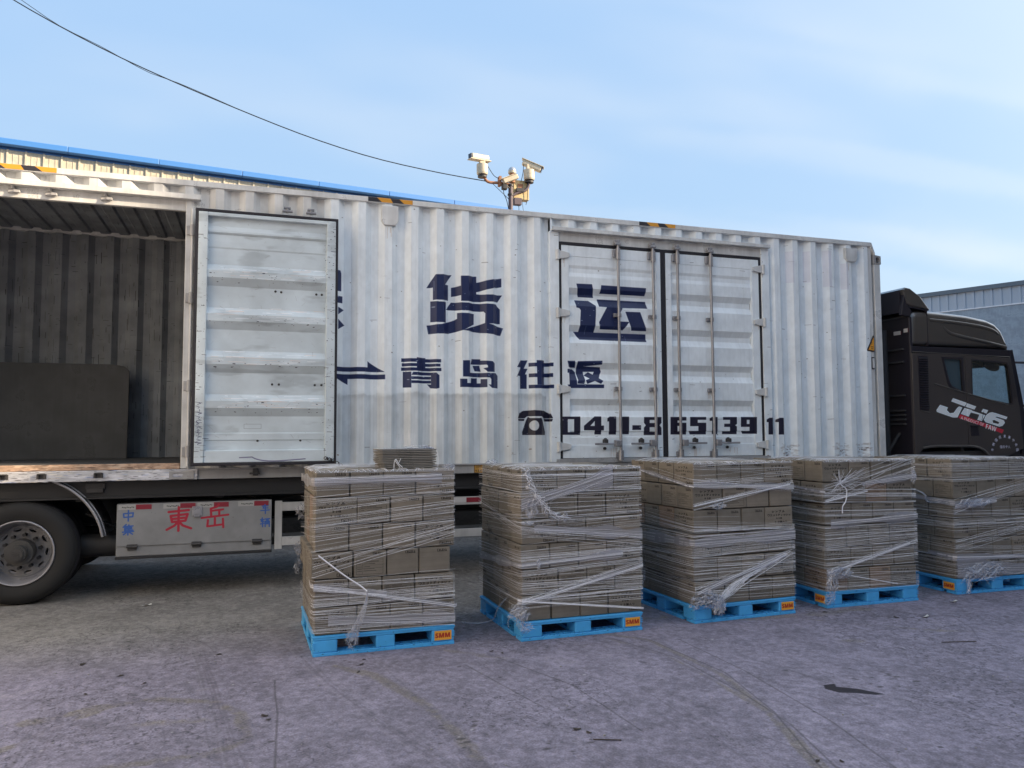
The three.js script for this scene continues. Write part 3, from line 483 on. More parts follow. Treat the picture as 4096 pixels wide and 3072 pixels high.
{ // camera mast behind the container
  const z = -16, P = thing('camera_mast', 'dark steel mast with rusty arms and yellow cabinet above the container roof', 'mast', [8.0, 0, z]);
  part('pole', [cyl(0.075, 9.78, 8.0, 4.89, z)], M.poleDark, P);
  part('pole_top', [cyl(0.10, 0.32, 8.05, 10.02, z, 'y', 14, 0.085)], M.poleRust, P);
  part('arm', [tube([[7.95, 9.80, z], [7.62, 9.81, z], [7.20, 9.82, z], [7.08, 9.96, z], [7.04, 10.02, z]], 0.05, 8), bx(7.58, 7.66, 9.70, 10.02, z - 0.1, z + 0.1)], M.poleRust, P);
  part('arm', [tube([[8.02, 9.40, z], [8.26, 9.55, z], [8.50, 9.64, z], [8.62, 9.78, z], [8.66, 9.95, z]], 0.05, 8)], M.poleDark, P);
  const cb = part('cabinet', [bx(8.13, 8.68, 9.34, 10.0, z - 0.32, z - 0.06, 0.02)], M.boxYellow, P);
  part('cabinet_label', bx(8.27, 8.46, 9.72, 9.87, z - 0.058, z - 0.05), M.poleRust, P);
  part('junction_box', bx(8.12, 8.38, 9.13, 9.36, z - 0.14, z + 0.05, 0.01), M.poleDark, P);
  part('clamp', [cyl(0.10, 0.06, 8.0, 9.76, z), cyl(0.10, 0.06, 8.0, 9.45, z), bx(8.2, 8.46, 9.58, 9.70, z - 0.04, z + 0.06)], M.steelDark, P);
  const K = (name, label, x, y, body, head) => {
    const t = thing(name, label, 'security camera', [x, y, z]);
    part('base', [cyl(0.15, 0.05, x, y + 0.02, z), cyl(0.10, 0.10, x, y + 0.08, z)], M.steelDark, t);
    part('motor_drum', [cyl(0.185, 0.30, x, y + 0.28, z, 'y', 20), cyl(0.17, 0.06, x, y + 0.12, z, 'y', 20, 0.185)], M.ivory, t);
    part('bracket', bx(x - 0.10, x + 0.09, y + 0.42, y + 0.62, z - 0.07, z + 0.07, 0.02), M.ivory, t);
    const h = part('housing', [bx(-0.34, 0.34, -0.09, 0.09, -0.11, 0.11, 0.04), bx(-0.40, 0.40, 0.085, 0.115, -0.125, 0.125, 0.01)].map((g) => g.clone().rotateZ(head[2]).rotateY(head[3] || 0).translate(head[0], head[1], z)), M.ivory, t);
    part('lens_window', [bx(0.345, 0.37, -0.075, 0.075, -0.09, 0.09)].map((g) => g.rotateZ(head[2]).rotateY(head[3] || 0).translate(head[0], head[1], z)), M.lens, t);
    return t;
  };
  K('security_camera', 'cream motorised camera on the left arm of the mast, pointing left', 7.02, 9.94, 0, [6.92, 10.60, Math.PI + 0.06, 0.3]);
  K('security_camera', 'cream motorised camera on the right arm of the mast, tilted down to the right', 8.66, 9.92, 0, [8.76, 10.50, -0.42, -0.35]);
  const d = thing('dome_camera', 'grey dome camera on the top of the mast', 'security camera', [8.06, 10.18, z]);
  part('dome', [new THREE.SphereGeometry(0.13, 20, 14).translate(8.06, 10.27, z)], M.domeGrey, d, { uv: 'box' });
  part('collar', [cyl(0.135, 0.07, 8.06, 10.21, z, 'y', 18)], M.ivory, d);
  const b = thing('bullet_camera', 'cream bullet camera on the mast pointing down to the left', 'security camera', [7.95, 9.9, z + 0.15]);
  part('housing', [bx(-0.30, 0.26, -0.08, 0.08, -0.08, 0.08, 0.03)].map((g) => g.rotateZ(0.42).translate(7.95, 9.93, z + 0.18)), M.ivory, b);
  part('sunshade', [bx(-0.34, 0.2, 0.082, 0.10, -0.095, 0.095)].map((g) => g.rotateZ(0.42).translate(7.95, 9.93, z + 0.18)), M.ivory, b);
  part('mount', [bx(7.66, 7.84, 9.56, 9.74, z + 0.02, z + 0.2, 0.03), bar([7.8, 9.75, z + 0.1], [8.0, 9.62, z], 0.03)], M.steelDark, b);
  const w = (n, l, pts, r) => tag(part(n, tube(pts, r, 5, 28), M.cable, scene, {}), l, 'cable');
  w('overhead_cable', 'long black cable sagging from upper left to the mast', [[-9.5, 15.3, z], [-6.49, 13.57, z], [-4.32, 12.56, z], [-2.34, 11.82, z], [0.61, 10.88, z], [1.96, 10.52, z], [3.50, 10.20, z], [5.51, 9.95, z], [7.62, 9.79, z]], 0.017);
  w('overhead_cable', 'thin second cable twisted along the top-left end of the long one', [[-9.5, 15.36, z], [-6.4, 13.66, z], [-5.4, 13.05, z], [-4.32, 12.60, z], [-3.0, 12.0, z], [-2.34, 11.84, z], [-0.2, 11.12, z]], 0.009);
  w('camera_cable', 'thin cable looping from the left camera to its arm', [[7.12, 10.5, z], [7.3, 10.2, z], [7.45, 10.02, z], [7.62, 9.95, z]], 0.012);
  w('camera_cable', 'thin cable hanging from the right camera to the yellow cabinet', [[8.46, 10.55, z], [8.45, 10.3, z], [8.40, 10.05, z], [8.36, 9.9, z]], 0.012);
  w('camera_cable', 'black cable hanging down left of the mast from the clamp', [[7.76, 9.75, z + 0.1], [7.76, 9.5, z], [7.86, 9.25, z], [7.93, 8.95, z]], 0.012);
  w('camera_cable', 'slanting stay cable from the left arm down to the mast', [[7.36, 9.78, z], [7.6, 9.58, z], [7.93, 9.3, z]], 0.010);
  w('camera_cable', 'loose cable hanging below the yellow cabinet', [[8.59, 9.95, z + 0.05], [8.60, 9.5, z], [8.58, 9.3, z], [8.54, 9.16, z]], 0.010);
  w('camera_cable', 'forked cable hanging below the junction box', [[8.22, 9.14, z], [8.28, 9.08, z], [8.29, 8.85, z]], 0.010);
  w('camera_cable', 'pair of thin wires running down behind the container right of the mast', [[8.40, 9.36, z], [8.44, 9.0, z], [8.48, 8.8, z]], 0.008);
}

// ---------- the container ----------
const BX = thing('shipping_container', 'long white corrugated container with open side door and blue lettering on the trailer', 'container', [1.7, 1.09, -1.2]);
{
  const B = BX, L0 = -4.39, L1 = 7.66, FB = -2.40;
  part('side_panel', ribs(0.66, 3.14, 1.19, 3.945, 0, 0.94), M.wallPaint, B, { uv: 'wall' });
  part('side_panel', ribs(6.055, 7.60, 1.19, 3.945, 0, 6.08), M.wallPaint, B, { uv: 'wall' });
  part('side_panel', ribs(3.14, 6.055, 3.80, 3.945, 0, 6.08), M.wallPaint, B, { uv: 'wall' });
  part('side_panel', ribs(-0.60, 0.66, 1.19, 3.945, 0, 0.94), M.paint, B);
  part('side_panel', ribs(-3.5, -0.60, 3.80, 3.945, 0, 0.94), M.paint, B);
  part('side_panel', ribs(L0 + 0.1, -3.5, 1.19, 3.945, 0, 0.94), M.paint, B);
  part('end_strip', bx(7.595, 7.665, 1.19, 3.945, -0.065, -0.006, 0.004), M.paint, B);
  part('top_rail', [ext([[L0, 3.945], [7.645, 3.945], [7.70, 3.83], [7.72, 3.85], [7.66, 4.0], [L0, 4.0]], -0.06, 0.012, 0.004)], M.paint, B);
  part('roof_rail', bx(L0, L1, 3.94, 4.0, FB, FB + 0.06), M.paint, B);
  // roof sheet with cross ribs
  { const q = []; let k = 0; for (let x = L0; x < L1 - 0.05; x += 0.209, k++) { const p = [[0, 0], [0.07, 0], [0.09, -0.02], [0.19, -0.02], [0.209, 0]]; for (let i = 0; i < 4; i++) q.push([[x + p[i][0], 3.985 + p[i][1], -0.05], [x + p[i + 1][0], 3.985 + p[i + 1][1], -0.05], [x + p[i + 1][0], 3.985 + p[i + 1][1], FB + 0.05], [x + p[i][0], 3.985 + p[i][1], FB + 0.05]]); } part('roof', quads(q), M.inside, B); }
  part('back_wall', ribs(L0, L1, 1.25, 3.945, FB + 0.06, -2.62), M.inside, B);
  part('end_wall', bx(L1 - 0.05, L1 + 0.02, 1.19, 3.945, FB, -0.07), M.inside, B);
  part('end_wall', bx(L0, L0 + 0.06, 1.19, 3.945, FB, -0.045), M.inside, B);
  mat('plywood', [0.085, 0.088, 0.092], 0.7, { map: grime });
  part('floor', bx(L0 + 0.06, L1 - 0.05, 1.19, 1.25, FB + 0.05, -0.085), M.plywood, B);
  part('bottom_rail', [bx(-0.50, 7.70, 1.095, 1.185, -0.055, -0.012, 0.006), bx(-0.50, 7.70, 1.185, 1.20, -0.08, 0.004)], M.rail, B);
  part('bottom_rail', bx(L0, 7.66, 1.095, 1.19, FB, FB + 0.06), M.rail, B);
  // front corner post with casting
  pieces('corner_post', [bx(7.70, 7.80, 1.19, 3.72, -0.12, 0.0, 0.008), bx(7.665, 7.70, 1.19, 3.83, -0.10, -0.07)], M.paint, B);
  const cs = part('corner_casting', ext([[7.69, 3.72], [7.815, 3.72], [7.815, 3.83], [7.69, 3.845]], -0.14, 0.006, 0.006, [[[7.735, 3.745], [7.765, 3.735], [7.79, 3.75], [7.79, 3.79], [7.765, 3.81], [7.735, 3.80]]]), M.rail, B);
  part('corner_casting', bx(7.69, 7.82, 1.075, 1.19, -0.14, 0.006, 0.01), M.rail, B);
  // vents
  for (const [a, b, y0, y1] of [[1.24, 1.42, 3.71, 3.92], [7.23, 7.42, 3.72, 3.90]]) part('vent_hood', ext([[a + 0.03, y0], [b - 0.03, y0], [b, y0 + 0.05], [b, y1], [a, y1], [a, y0 + 0.05]], -0.03, 0.022, 0.008), M.paint, B);
  // hazard tape
  mat('hazard', [1, 1, 1], 0.5, { map: canvasTex(256, 32, (c, w, h) => { c.fillStyle = '#d8962a'; c.fillRect(0, 0, w, h); c.fillStyle = '#26242c'; for (const x of [0, 128]) { c.beginPath(); c.moveTo(x, 0); c.lineTo(x + 50, 0); c.lineTo(x + 78, h); c.lineTo(x + 14 * (x > 0), h); c.closePath(); c.fill(); } }) });
  for (const [a, b] of [[1.10, 1.57], [4.26, 4.74], [-2.36, -1.77]]) part('hazard_stripe', bx(a, b, 3.952, 3.997, 0.0128, 0.0145), M.hazard, B, { uv: [a, b, 3.952, 3.997] });
  // warning triangle and slot plate at the front end
  mat('warn', [1, 1, 1], 0.5, { map: canvasTex(128, 128, (c, w, h) => { c.fillStyle = '#e09a30'; c.fillRect(0, 0, w, h); c.fillStyle = '#2a2020'; c.fillRect(60, 46, 7, 24); for (let k = 0; k < 4; k++) c.fillRect(48 + k * 9, 84, 6, 9); for (let k = 0; k < 4; k++) c.fillRect(50 + k * 8, 100, 5, 8); }) });
  mat('signBlack', [0.03, 0.025, 0.03], 0.6);
  const wt = part('warning_sign', ext([[7.545, 2.565], [7.66, 2.555], [7.66, 2.76], [7.652, 2.775], [7.64, 2.765], [7.54, 2.585]], -0.003, 0.002, 0.001), M.signBlack, B);
  part('sign_face', ext([[7.563, 2.582], [7.655, 2.575], [7.655, 2.735], [7.648, 2.742]], 0.0025, 0.004), M.warn, wt, { uv: [7.54, 7.70, 2.56, 2.76] });
  part('slot_plate', [bx(7.612, 7.655, 2.33, 2.49, -0.004, 0.002)], M.signBlack, B);
  part('slot_plate_face', [bx(7.622, 7.655, 2.345, 2.475, 0.002, 0.004)], M.paint, B);

  // ----- the open doorway on the left -----
  part('door_header', [bx(-3.5, -0.575, 3.70, 3.80, -0.07, -0.02, 0.006)], M.paint, B);
  part('rain_gutter', [bx(-3.5, -0.52, 3.80, 3.825, -0.03, 0.055, 0.006), bx(-3.5, -0.52, 3.82, 3.85, 0.045, 0.055)], M.paint, B);
  pieces('door_post', [bx(-0.655, -0.60, 1.20, 3.80, -0.06, 0.006, 0.006), bx(-0.60, -0.575, 1.20, 3.80, -0.03, -0.008)], M.paint, B);
  part('hinge_rod', bar([-0.592, 1.22, 0.02], [-0.592, 3.72, 0.02], 0.012), M.paint, B);
  for (const y of [3.50, 2.84, 1.99, 1.36]) part('hinge', [bx(-0.645, -0.545, y - 0.045, y + 0.045, 0.004, 0.028, 0.006), cyl(0.02, 0.11, -0.592, y, 0.03)], M.paintOld, B);
  part('sill', [bx(-3.5, -0.50, 1.095, 1.195, -0.06, 0.008, 0.006)], M.sill, B, { uv: [-3.5, -0.5, 1.09, 1.2] });
  part('sill_lip', [bx(-3.5, -0.66, 1.197, 1.252, -0.05, -0.004, 0.006)], M.rustLip, B, { uv: [-3.5, -0.5, 1.19, 1.26] });
  for (const x of [-2.11, -1.81, -1.35]) {
    part('lock_keeper', [bx(x - 0.04, x + 0.04, 1.128, 1.172, 0.008, 0.016, 0.004), bx(x - 0.035, x - 0.02, 1.13, 1.17, 0.016, 0.035), bx(x + 0.02, x + 0.035, 1.13, 1.17, 0.016, 0.035), bx(x - 0.03, x + 0.03, 1.166, 1.176, 0.016, 0.04)], M.steelDark, B);
    part('lock_keeper', [bx(x - 0.05, x + 0.02, 3.735, 3.775, -0.02, 0.0, 0.004), cyl(0.018, 0.035, x - 0.01, 3.79, 0.0), bx(x + 0.0, x + 0.05, 3.735, 3.76, -0.01, 0.03, 0.004)], M.paintOld, B);
  }
  part('slot_plate', [ext([[-0.75, 1.10], [-0.53, 1.10], [-0.53, 1.175], [-0.75, 1.175]], 0.009, 0.017, 0.003, [[[-0.71, 1.125], [-0.635, 1.125], [-0.625, 1.14], [-0.635, 1.155], [-0.71, 1.155], [-0.72, 1.14]]])], M.rail, B);

  // ----- the door leaf folded flat against the side -----
  const zl = 0.135, sx = (x) => x * (1 - zl / 8.03), sy = (y) => 1.52 + (y - 1.52) * (1 - zl / 8.03);
  const D = new THREE.Group(); D.name = 'open_door'; D.position.set(0, 0, 0); B.add(D);
  D.userData.label = 'door leaf folded back flat, its ribbed inside outward';
  const x0 = sx(-0.57), x1 = sx(0.80), y0 = sy(1.22), y1 = sy(3.738), uvL = [x0, x1, y0, y1];
  pieces('gasket', [bx(x0, x0 + 0.03, y0, y1, 0.085, zl - 0.004, 0.006), bx(x1 - 0.022, x1, y0, y1, 0.085, zl - 0.004, 0.006), bx(x0, x1, y1 - 0.028, y1, 0.086, zl - 0.003, 0.006), bx(x0, x1, y0, y0 + 0.028, 0.086, zl - 0.003, 0.006)], M.rubber, D);
  const fx0 = x0 + 0.03, fx1 = x1 - 0.024, fy0 = y0 + 0.029, fy1 = y1 - 0.03;
  pieces('frame', [bx(fx0, fx0 + 0.085, fy0, fy1, 0.06, zl, 0.006), bx(fx1 - 0.088, fx1, fy0, fy1, 0.06, zl, 0.006)], M.leafPaint, D, { uv: uvL });
  pieces('frame', [bx(fx0 + 0.085, fx1 - 0.088, fy0, fy0 + 0.115, 0.06, zl - 0.012, 0.006), bx(fx0 + 0.085, fx1 - 0.088, fy1 - 0.035, fy1, 0.06, zl - 0.004, 0.004)], M.leafPaint, D, { uv: uvL });
  const prof = [[sy(1.36), zl - 0.055], [sy(1.37), zl - 0.062], [sy(1.46), zl - 0.062], [sy(1.47), zl - 0.054], [sy(1.53), zl - 0.054], [sy(1.54), zl - 0.062]];
  for (const c of [1.815, 2.245, 2.67, 3.10]) prof.push([sy(c - 0.115), zl - 0.062], [sy(c - 0.035), zl - 0.014], [sy(c + 0.035), zl - 0.014], [sy(c + 0.10), zl - 0.062]);
  prof.push([sy(3.36), zl - 0.062], [sy(3.375), zl - 0.056], [sy(3.43), zl - 0.056], [sy(3.50), zl - 0.060], [sy(3.52), zl - 0.038], [sy(3.54), zl - 0.038], [sy(3.58), zl - 0.050], [sy(3.70), zl - 0.050]);
  part('ribbed_sheet', lines(prof, fx0 + 0.08, fx1 - 0.08), M.leafPaint, D, { uv: uvL });
  part('back_sheet', bx(fx0, fx1, fy0, fy1, 0.05, 0.058), M.paint, D);
  for (const [x, y] of [[0.19, 2.96], [0.245, 2.955], [0.59, 2.95], [0.645, 2.95], [0.17, 2.02], [0.235, 2.02], [0.585, 2.02], [0.65, 2.02], [0.04, 1.46], [0.45, 1.46]]) part('rivet', new THREE.SphereGeometry(0.012, 8, 5).scale(1, 1, 0.6).translate(sx(x), sy(y), zl - 0.06), M.steelDark, D);
  part('chain', Array.from({ length: 9 }, (_, k) => new THREE.TorusGeometry(0.014, 0.004, 5, 8).rotateY(k % 2 ? 1.2 : 0.2).translate(0.68 + k * 0.019, 1.285 - k * 0.006 - (k > 4 ? 0.006 * (k - 4) : 0), zl + 0.012)), M.steelDark, D);
  for (const x of [0.29, 0.52]) part('lock_cam', [bx(x - 0.05, x + 0.05, 3.74, 3.76, 0.06, 0.10, 0.004), cyl(0.016, 0.05, x, 3.76, 0.08), bx(x - 0.035, x + 0.03, 3.775, 3.79, 0.05, 0.1)], M.galv, D);
  part('lock_cam', [bx(-0.03, 0.07, 1.135, 1.15, 0.0, 0.05, 0.003), bx(0.0, 0.05, 1.12, 1.19, 0.0, 0.03, 0.006)], M.steelDark, D);

  // ----- the closed pair of doors -----
  part('rain_gutter', [bx(3.15, 4.615, 3.80, 3.82, -0.02, 0.055, 0.005), bx(4.62, 6.055, 3.80, 3.82, -0.02, 0.055, 0.005), bx(3.15, 6.055, 3.815, 3.84, 0.045, 0.054)], M.paint, B);
  part('door_header', bx(3.25, 5.955, 3.69, 3.80, -0.06, -0.012, 0.005), M.paint, B);
  part('door_post', bx(3.132, 3.245, 1.20, 3.80, -0.06, 0.006, 0.006), M.wallPaint, B, { uv: 'wall' });
  part('door_post', bx(5.945, 6.06, 1.20, 3.80, -0.06, 0.004, 0.006), M.wallPaint, B, { uv: 'wall' });
  part('door_sill', bx(3.19, 6.02, 1.19, 1.235, -0.06, 0.006, 0.005), M.rail, B);
  const pair = [[3.245, 4.575, 3.37, 4.48, [3.962, 4.415], 1], [4.575, 5.945, 4.685, 5.805, [4.74, 5.195], -1]];
  for (const [a, b, p0, p1, bars, side] of pair) {
    const R = new THREE.Group(); R.name = 'door'; B.add(R);
    const zf = -0.012;
    pieces('gasket', [bx(a, a + 0.032, 1.236, 3.69, -0.05, zf + 0.004, 0.004), bx(b - 0.032, b, 1.236, 3.69, -0.05, zf + 0.004, 0.004), bx(a + 0.03, b - 0.03, 3.655, 3.692, -0.05, zf + 0.005, 0.004)], M.rubber, R);
    pieces('frame', [bx(a + 0.034, p0, 1.24, 3.653, -0.06, zf + 0.004, 0.005), bx(p1, b - 0.034, 1.24, 3.653, -0.06, zf + 0.004, 0.005), bx(p0, p1, 3.53, 3.653, -0.06, zf, 0.003), bx(p0, p1, 1.24, 1.385, -0.06, zf, 0.003)], M.wallPaint, R, { uv: 'wall' });
    const pr = [[1.385, zf - 0.006], [1.47, zf - 0.006], [1.48, zf - 0.012], [1.53, zf - 0.012], [1.54, zf - 0.004]];
    for (const c of [1.805, 2.22, 2.645, 3.07]) pr.push([c - 0.105, zf - 0.004], [c - 0.03, zf - 0.05], [c + 0.03, zf - 0.05], [c + 0.10, zf - 0.004]);
    pr.push([3.30, zf - 0.004], [3.345, zf - 0.016], [3.395, zf - 0.016], [3.43, zf - 0.004], [3.53, zf - 0.004]);
    part('panel', lines(pr, p0, p1), M.wallPaint, R, { uv: 'wall' });
    for (const x of bars) {
      const t = part('locking_bar', bar([x + 0.012, 1.30, 0.035], [x + 0.005, 3.72, 0.035], 0.0165, 12), M.galv, R);
      part('bar_cam', [bx(x - 0.035, x + 0.04, 3.685, 3.715, 0.0, 0.06, 0.006), bx(x - 0.02, x + 0.03, 3.72, 3.75, -0.01, 0.05, 0.006), cyl(0.013, 0.03, x - 0.03, 3.73, 0.03)], M.galv, t);
      part('bar_guide', [bx(x - 0.05, x + 0.028, 3.55, 3.64, zf, 0.02, 0.006), cyl(0.026, 0.13, x + 0.006, 3.585, 0.036, 'y', 12)], M.galv, t);
      for (const y of [2.875, 2.025]) part('bar_guide', [bx(x - 0.048, x + 0.052, y - 0.022, y + 0.022, zf, 0.012, 0.004), cyl(0.023, 0.04, x + 0.008, y, 0.035, 'y', 12)], M.galv, t);
      part('bar_guide', [cyl(0.031, 0.115, x + 0.012, 1.265, 0.036, 'y', 12), bx(x - 0.03, x + 0.05, 1.24, 1.30, zf, 0.02)], M.galv, t);
      const hx = x + 0.01, e = hx - side * 0.335;
      part('handle', [bar([hx, 1.40, 0.055], [(hx + e) / 2, 1.397, 0.065], 0.010), bx(Math.min((hx + e) / 2, e), Math.max((hx + e) / 2, e), 1.385, 1.408, 0.058, 0.07, 0.004)], M.galv, t);
      part('handle_hub', [bx(hx - side * 0.085, hx - side * 0.01, 1.365, 1.44, 0.02, 0.075, 0.01)], M.galv, t);
      pieces('handle_latch', [cyl(0.018, 0.02, hx - side * 0.19, 1.445, 0.03, 'z', 12), bx(hx - side * 0.215, hx - side * 0.17, 1.40, 1.45, 0.0, 0.07, 0.008), cyl(0.017, 0.02, hx - side * 0.19, 1.345, 0.01, 'z', 12)], M.steelDark, t);
    }
    const hx = side > 0 ? a : b;
    for (const y of [3.535, 2.873, 2.012, 1.37]) part('hinge', [ext([[hx - side * 0.03, y - 0.05], [hx + side * 0.06, y - 0.04], [hx + side * 0.125, y - 0.025], [hx + side * 0.125, y + 0.025], [hx + side * 0.06, y + 0.04], [hx - side * 0.03, y + 0.05]].slice(), -0.006, 0.02, 0.004), cyl(0.022, 0.11, hx - side * 0.02, y, 0.014, 'y', 10)], M.paint, R);
  }
}
{ // dark board leaning against the inner wall
  const t = thing('plywood_board', 'dark board with worn corner leaning on the inner wall of the open container', 'board', [-2.2, 1.25, -1.98]);
  const m = part('sheet', ext([[-4.2, 1.252], [-1.40, 1.252], [-1.402, 2.28], [-1.45, 2.33], [-1.57, 2.355], [-4.2, 2.355]], -0.012, 0.012, 0.003).rotateX(-0.06).translate(0, 0, -1.93), M.plywood, t);
  part('edge_band', ext([[-1.415, 1.255], [-1.40, 1.255], [-1.402, 2.28], [-1.415, 2.29]], 0.013, 0.016).rotateX(-0.06).translate(0, 0, -1.93), M.steelDark, t);
}
{
  const t = thing('number_plate', 'small orange plate with black digits on the container bottom rail', 'plate', [2.07, 1.10, 0]);
  mat('orangePlate', [1, 1, 1], 0.5, { map: canvasTex(128, 128, (c, w, h) => { c.fillStyle = '#b98a3e'; c.fillRect(0, 0, w, h); c.strokeStyle = '#5a4420'; c.lineWidth = 6; c.strokeRect(4, 4, w - 8, h - 8); c.fillStyle = '#5a4a30'; for (let k = 0; k < 3; k++) c.fillRect(14, 18 + k * 16, rr(50, 95), 7); c.fillStyle = '#17140f'; c.font = 'bold 42px sans-serif'; c.fillText('13840', 6, 112); }) });
  part('plate', bx(2.25, 2.40, 1.10, 1.19, -0.011, -0.006), M.orangePlate, t, { uv: [2.25, 2.40, 1.10, 1.19] });
}
// ---------- the trailer under the container ----------
mat('toolGrey', [1, 1, 1], 0.55, { map: canvasTex(1024, 384, (c, w, h) => {
  const X = (x) => (x + 1.20) / 1.385 * w, Y = (y) => (0.875 - y) / 0.495 * h;
  c.fillStyle = '#808183'; c.fillRect(0, 0, w, h);
  noiseOver(c, w, h, (u, v) => 0.92 + 0.16 * fbm(u * 14, v * 5, 4));
  for (const x of [-1.185, -0.80, -0.50, -0.13]) { c.fillStyle = '#9a9a99'; c.fillRect(X(x), Y(0.868), 108, 36); c.fillStyle = '#7c1a2c'; c.fillRect(X(x) + 110, Y(0.868), 100, 36); c.fillStyle = '#3a3a3a'; for (let k = 0; k < 8; k++) c.fillRect(X(x) + 22 + k * 10, Y(0.868) + 13 + (k % 3) * 2, 7, 8); }
  write(c, ['zhong', 'ji'], X(-1.15), Y(0.815), 76, 0, 10, '#2e559c', 100); write(c, ['che', 'liang'], X(0.075), Y(0.83), 68, 0, 9, '#2e559c', 100);
  write(c, ['dong'], X(-0.78), Y(0.83), 172, 0, 17, '#a01c33'); write(c, ['yue'], X(-0.46), Y(0.845), 178, 0, 15, '#a01c33');
  specks(c, 70, 0, w, 0, h, 'rgba(40,40,40,0.6)', 3);
}) });
mat('guard', [0.50, 0.50, 0.50], 0.5, { map: grime });
mat('reflect', [1, 1, 1], 0.4, { map: canvasTex(256, 32, (c, w, h) => { c.fillStyle = '#b9b7b6'; c.fillRect(0, 0, w, h); c.fillStyle = '#7e2632'; c.fillRect(128, 0, 128, h); }) });
mat('hubGrey', [0.06, 0.06, 0.06], 0.5, { map: grime });
mat('rimDark', [0.24, 0.24, 0.25], 0.6, { map: grime });
mat('rim', [0.42, 0.42, 0.46], 0.4, { metalness: 0.35, map: grime });
const TR = thing('semi_trailer', 'black semi-trailer chassis with grey lettered toolbox and one big wheel under the container', 'trailer', [1.7, 0, -1.2]);
{
  const T = TR;
  part('chassis_beam', [bx(-4.3, 7.6, 0.62, 1.02, -0.86, -0.82), bx(-4.3, 7.6, 1.00, 1.02, -0.93, -0.75), bx(-4.3, 7.6, 0.62, 0.64, -0.93, -0.75)], M.blackPaint, T);
  part('chassis_beam', [bx(-4.3, 7.6, 0.62, 1.02, -1.62, -1.58), bx(-4.3, 7.6, 1.00, 1.02, -1.69, -1.51)], M.blackPaint, T);
  pieces('cross_member', Array.from({ length: 19 }, (_, k) => bx(-4.2 + k * 0.64, -4.12 + k * 0.64, 1.02, 1.09, -2.3, -0.12)), M.blackPaint, T);
  part('side_beam', [bx(-4.3, 7.5, 0.93, 1.085, -0.16, -0.10), bx(-4.3, 7.5, 0.93, 0.945, -0.16, -0.05)], M.blackPaint, T);
  part('marker_bracket', [bx(-1.47, -1.31, 1.02, 1.07, -0.10, -0.08), bx(-1.46, -1.32, 0.985, 1.03, -0.10, -0.07, 0.005)], M.steelDark, T);
  // toolbox
  const tb = part('toolbox', bx(-1.20, 0.185, 0.385, 0.875, -0.55, -0.06, 0.008), M.toolGrey, T, { uv: [-1.2, 0.185, 0.38, 0.875], label: 'grey toolbox with red and blue hand-painted characters' });
  part('lid', bx(-1.197, 0.182, 0.482, 0.872, -0.06, -0.05, 0.004), M.toolGrey, tb, { uv: [-1.2, 0.185, 0.38, 0.875] });
  part('lower_rail', bx(-1.205, 0.19, 0.362, 0.385, -0.55, -0.045, 0.004), M.blackPaint, tb);
  for (const x of [-1.06, -0.50, 0.05]) part('hinge', [bx(x - 0.045, x + 0.045, 0.47, 0.50, -0.05, -0.036, 0.004), cyl(0.012, 0.09, x, 0.478, -0.036, 'x'), bx(x - 0.04, x + 0.04, 0.445, 0.47, -0.06, -0.045, 0.003)], M.steelDark, tb);
  part('latch', [bx(-0.545, -0.455, 0.745, 0.835, -0.05, -0.043, 0.006), bx(-0.53, -0.47, 0.76, 0.82, -0.043, -0.038, 0.004), bx(-0.525, -0.475, 0.735, 0.75, -0.05, -0.03, 0.004)], M.galv, tb);
  // side guard rails
  part('guard_post', bx(0.215, 0.285, 0.385, 0.86, -0.11, -0.07, 0.004), M.guard, T);
  part('guard_rail', bx(0.285, 5.6, 0.76, 0.845, -0.10, -0.07, 0.004), M.guard, T);
  part('guard_rail', bx(0.285, 5.6, 0.42, 0.505, -0.10, -0.07, 0.004), M.guard, T);
  for (const x of [1.9, 3.6, 5.3]) part('guard_post', bx(x - 0.03, x + 0.03, 0.42, 0.93, -0.14, -0.10), M.blackPaint, T);
  part('reflector', bx(2.02, 2.34, 0.785, 0.835, -0.07, -0.067), M.reflect, T, { uv: [2.02, 2.34, 0.785, 0.835] });
  // wheel at the left edge
  const wheel = (x, z, dir, label) => {
    const W = new THREE.Group(); W.name = 'wheel'; W.position.set(0, 0, 0); T.add(W); const y = 0.466;
    const lathe = (pts) => new THREE.LatheGeometry(pts.map((p) => new THREE.Vector2(...p)), 56).rotateX(dir > 0 ? Math.PI / 2 : -Math.PI / 2).translate(x, y, z);
    part('tyre', [lathe([[0.285, -0.02], [0.31, -0.005], [0.36, 0.006], [0.40, 0.004], [0.432, -0.012], [0.452, -0.035], [0.464, -0.062], [0.466, -0.20], [0.455, -0.235], [0.42, -0.255], [0.30, -0.25]]), lathe([[0.446, -0.03], [0.449, -0.024], [0.455, -0.036]])], M.tyre, W, { uv: 'box' });
    const grooves = [-0.09, -0.13, -0.17].map((q) => new THREE.TorusGeometry(0.466, 0.004, 4, 56).translate(x, y, z + q * dir));
    pieces('tread_groove', grooves, M.rubber, W);
    const r = part('rim', [lathe([[0.292, -0.012], [0.288, 0.0], [0.278, -0.004], [0.270, -0.03], [0.262, -0.05], [0.258, -0.12], [0.245, -0.17], [0.20, -0.185]])], M.rim, W);
    part('disc', ext([...Array(40)].map((_, k) => [0.235 * Math.cos(k * Math.PI / 20), 0.235 * Math.sin(k * Math.PI / 20)]), -0.008, 0.008, 0.002, [...Array(10)].map((_, k) => { const a = k * Math.PI / 5 + 0.55; return [...Array(12)].map((_, j) => { const b = j * Math.PI / 6, u = 0.200 + 0.018 * Math.sin(b), v = 0.034 * Math.cos(b); return [u * Math.cos(a) - v * Math.sin(a), u * Math.sin(a) + v * Math.cos(a)]; }); })).translate(x, y, z - 0.175 * dir), M.rimDark, r);
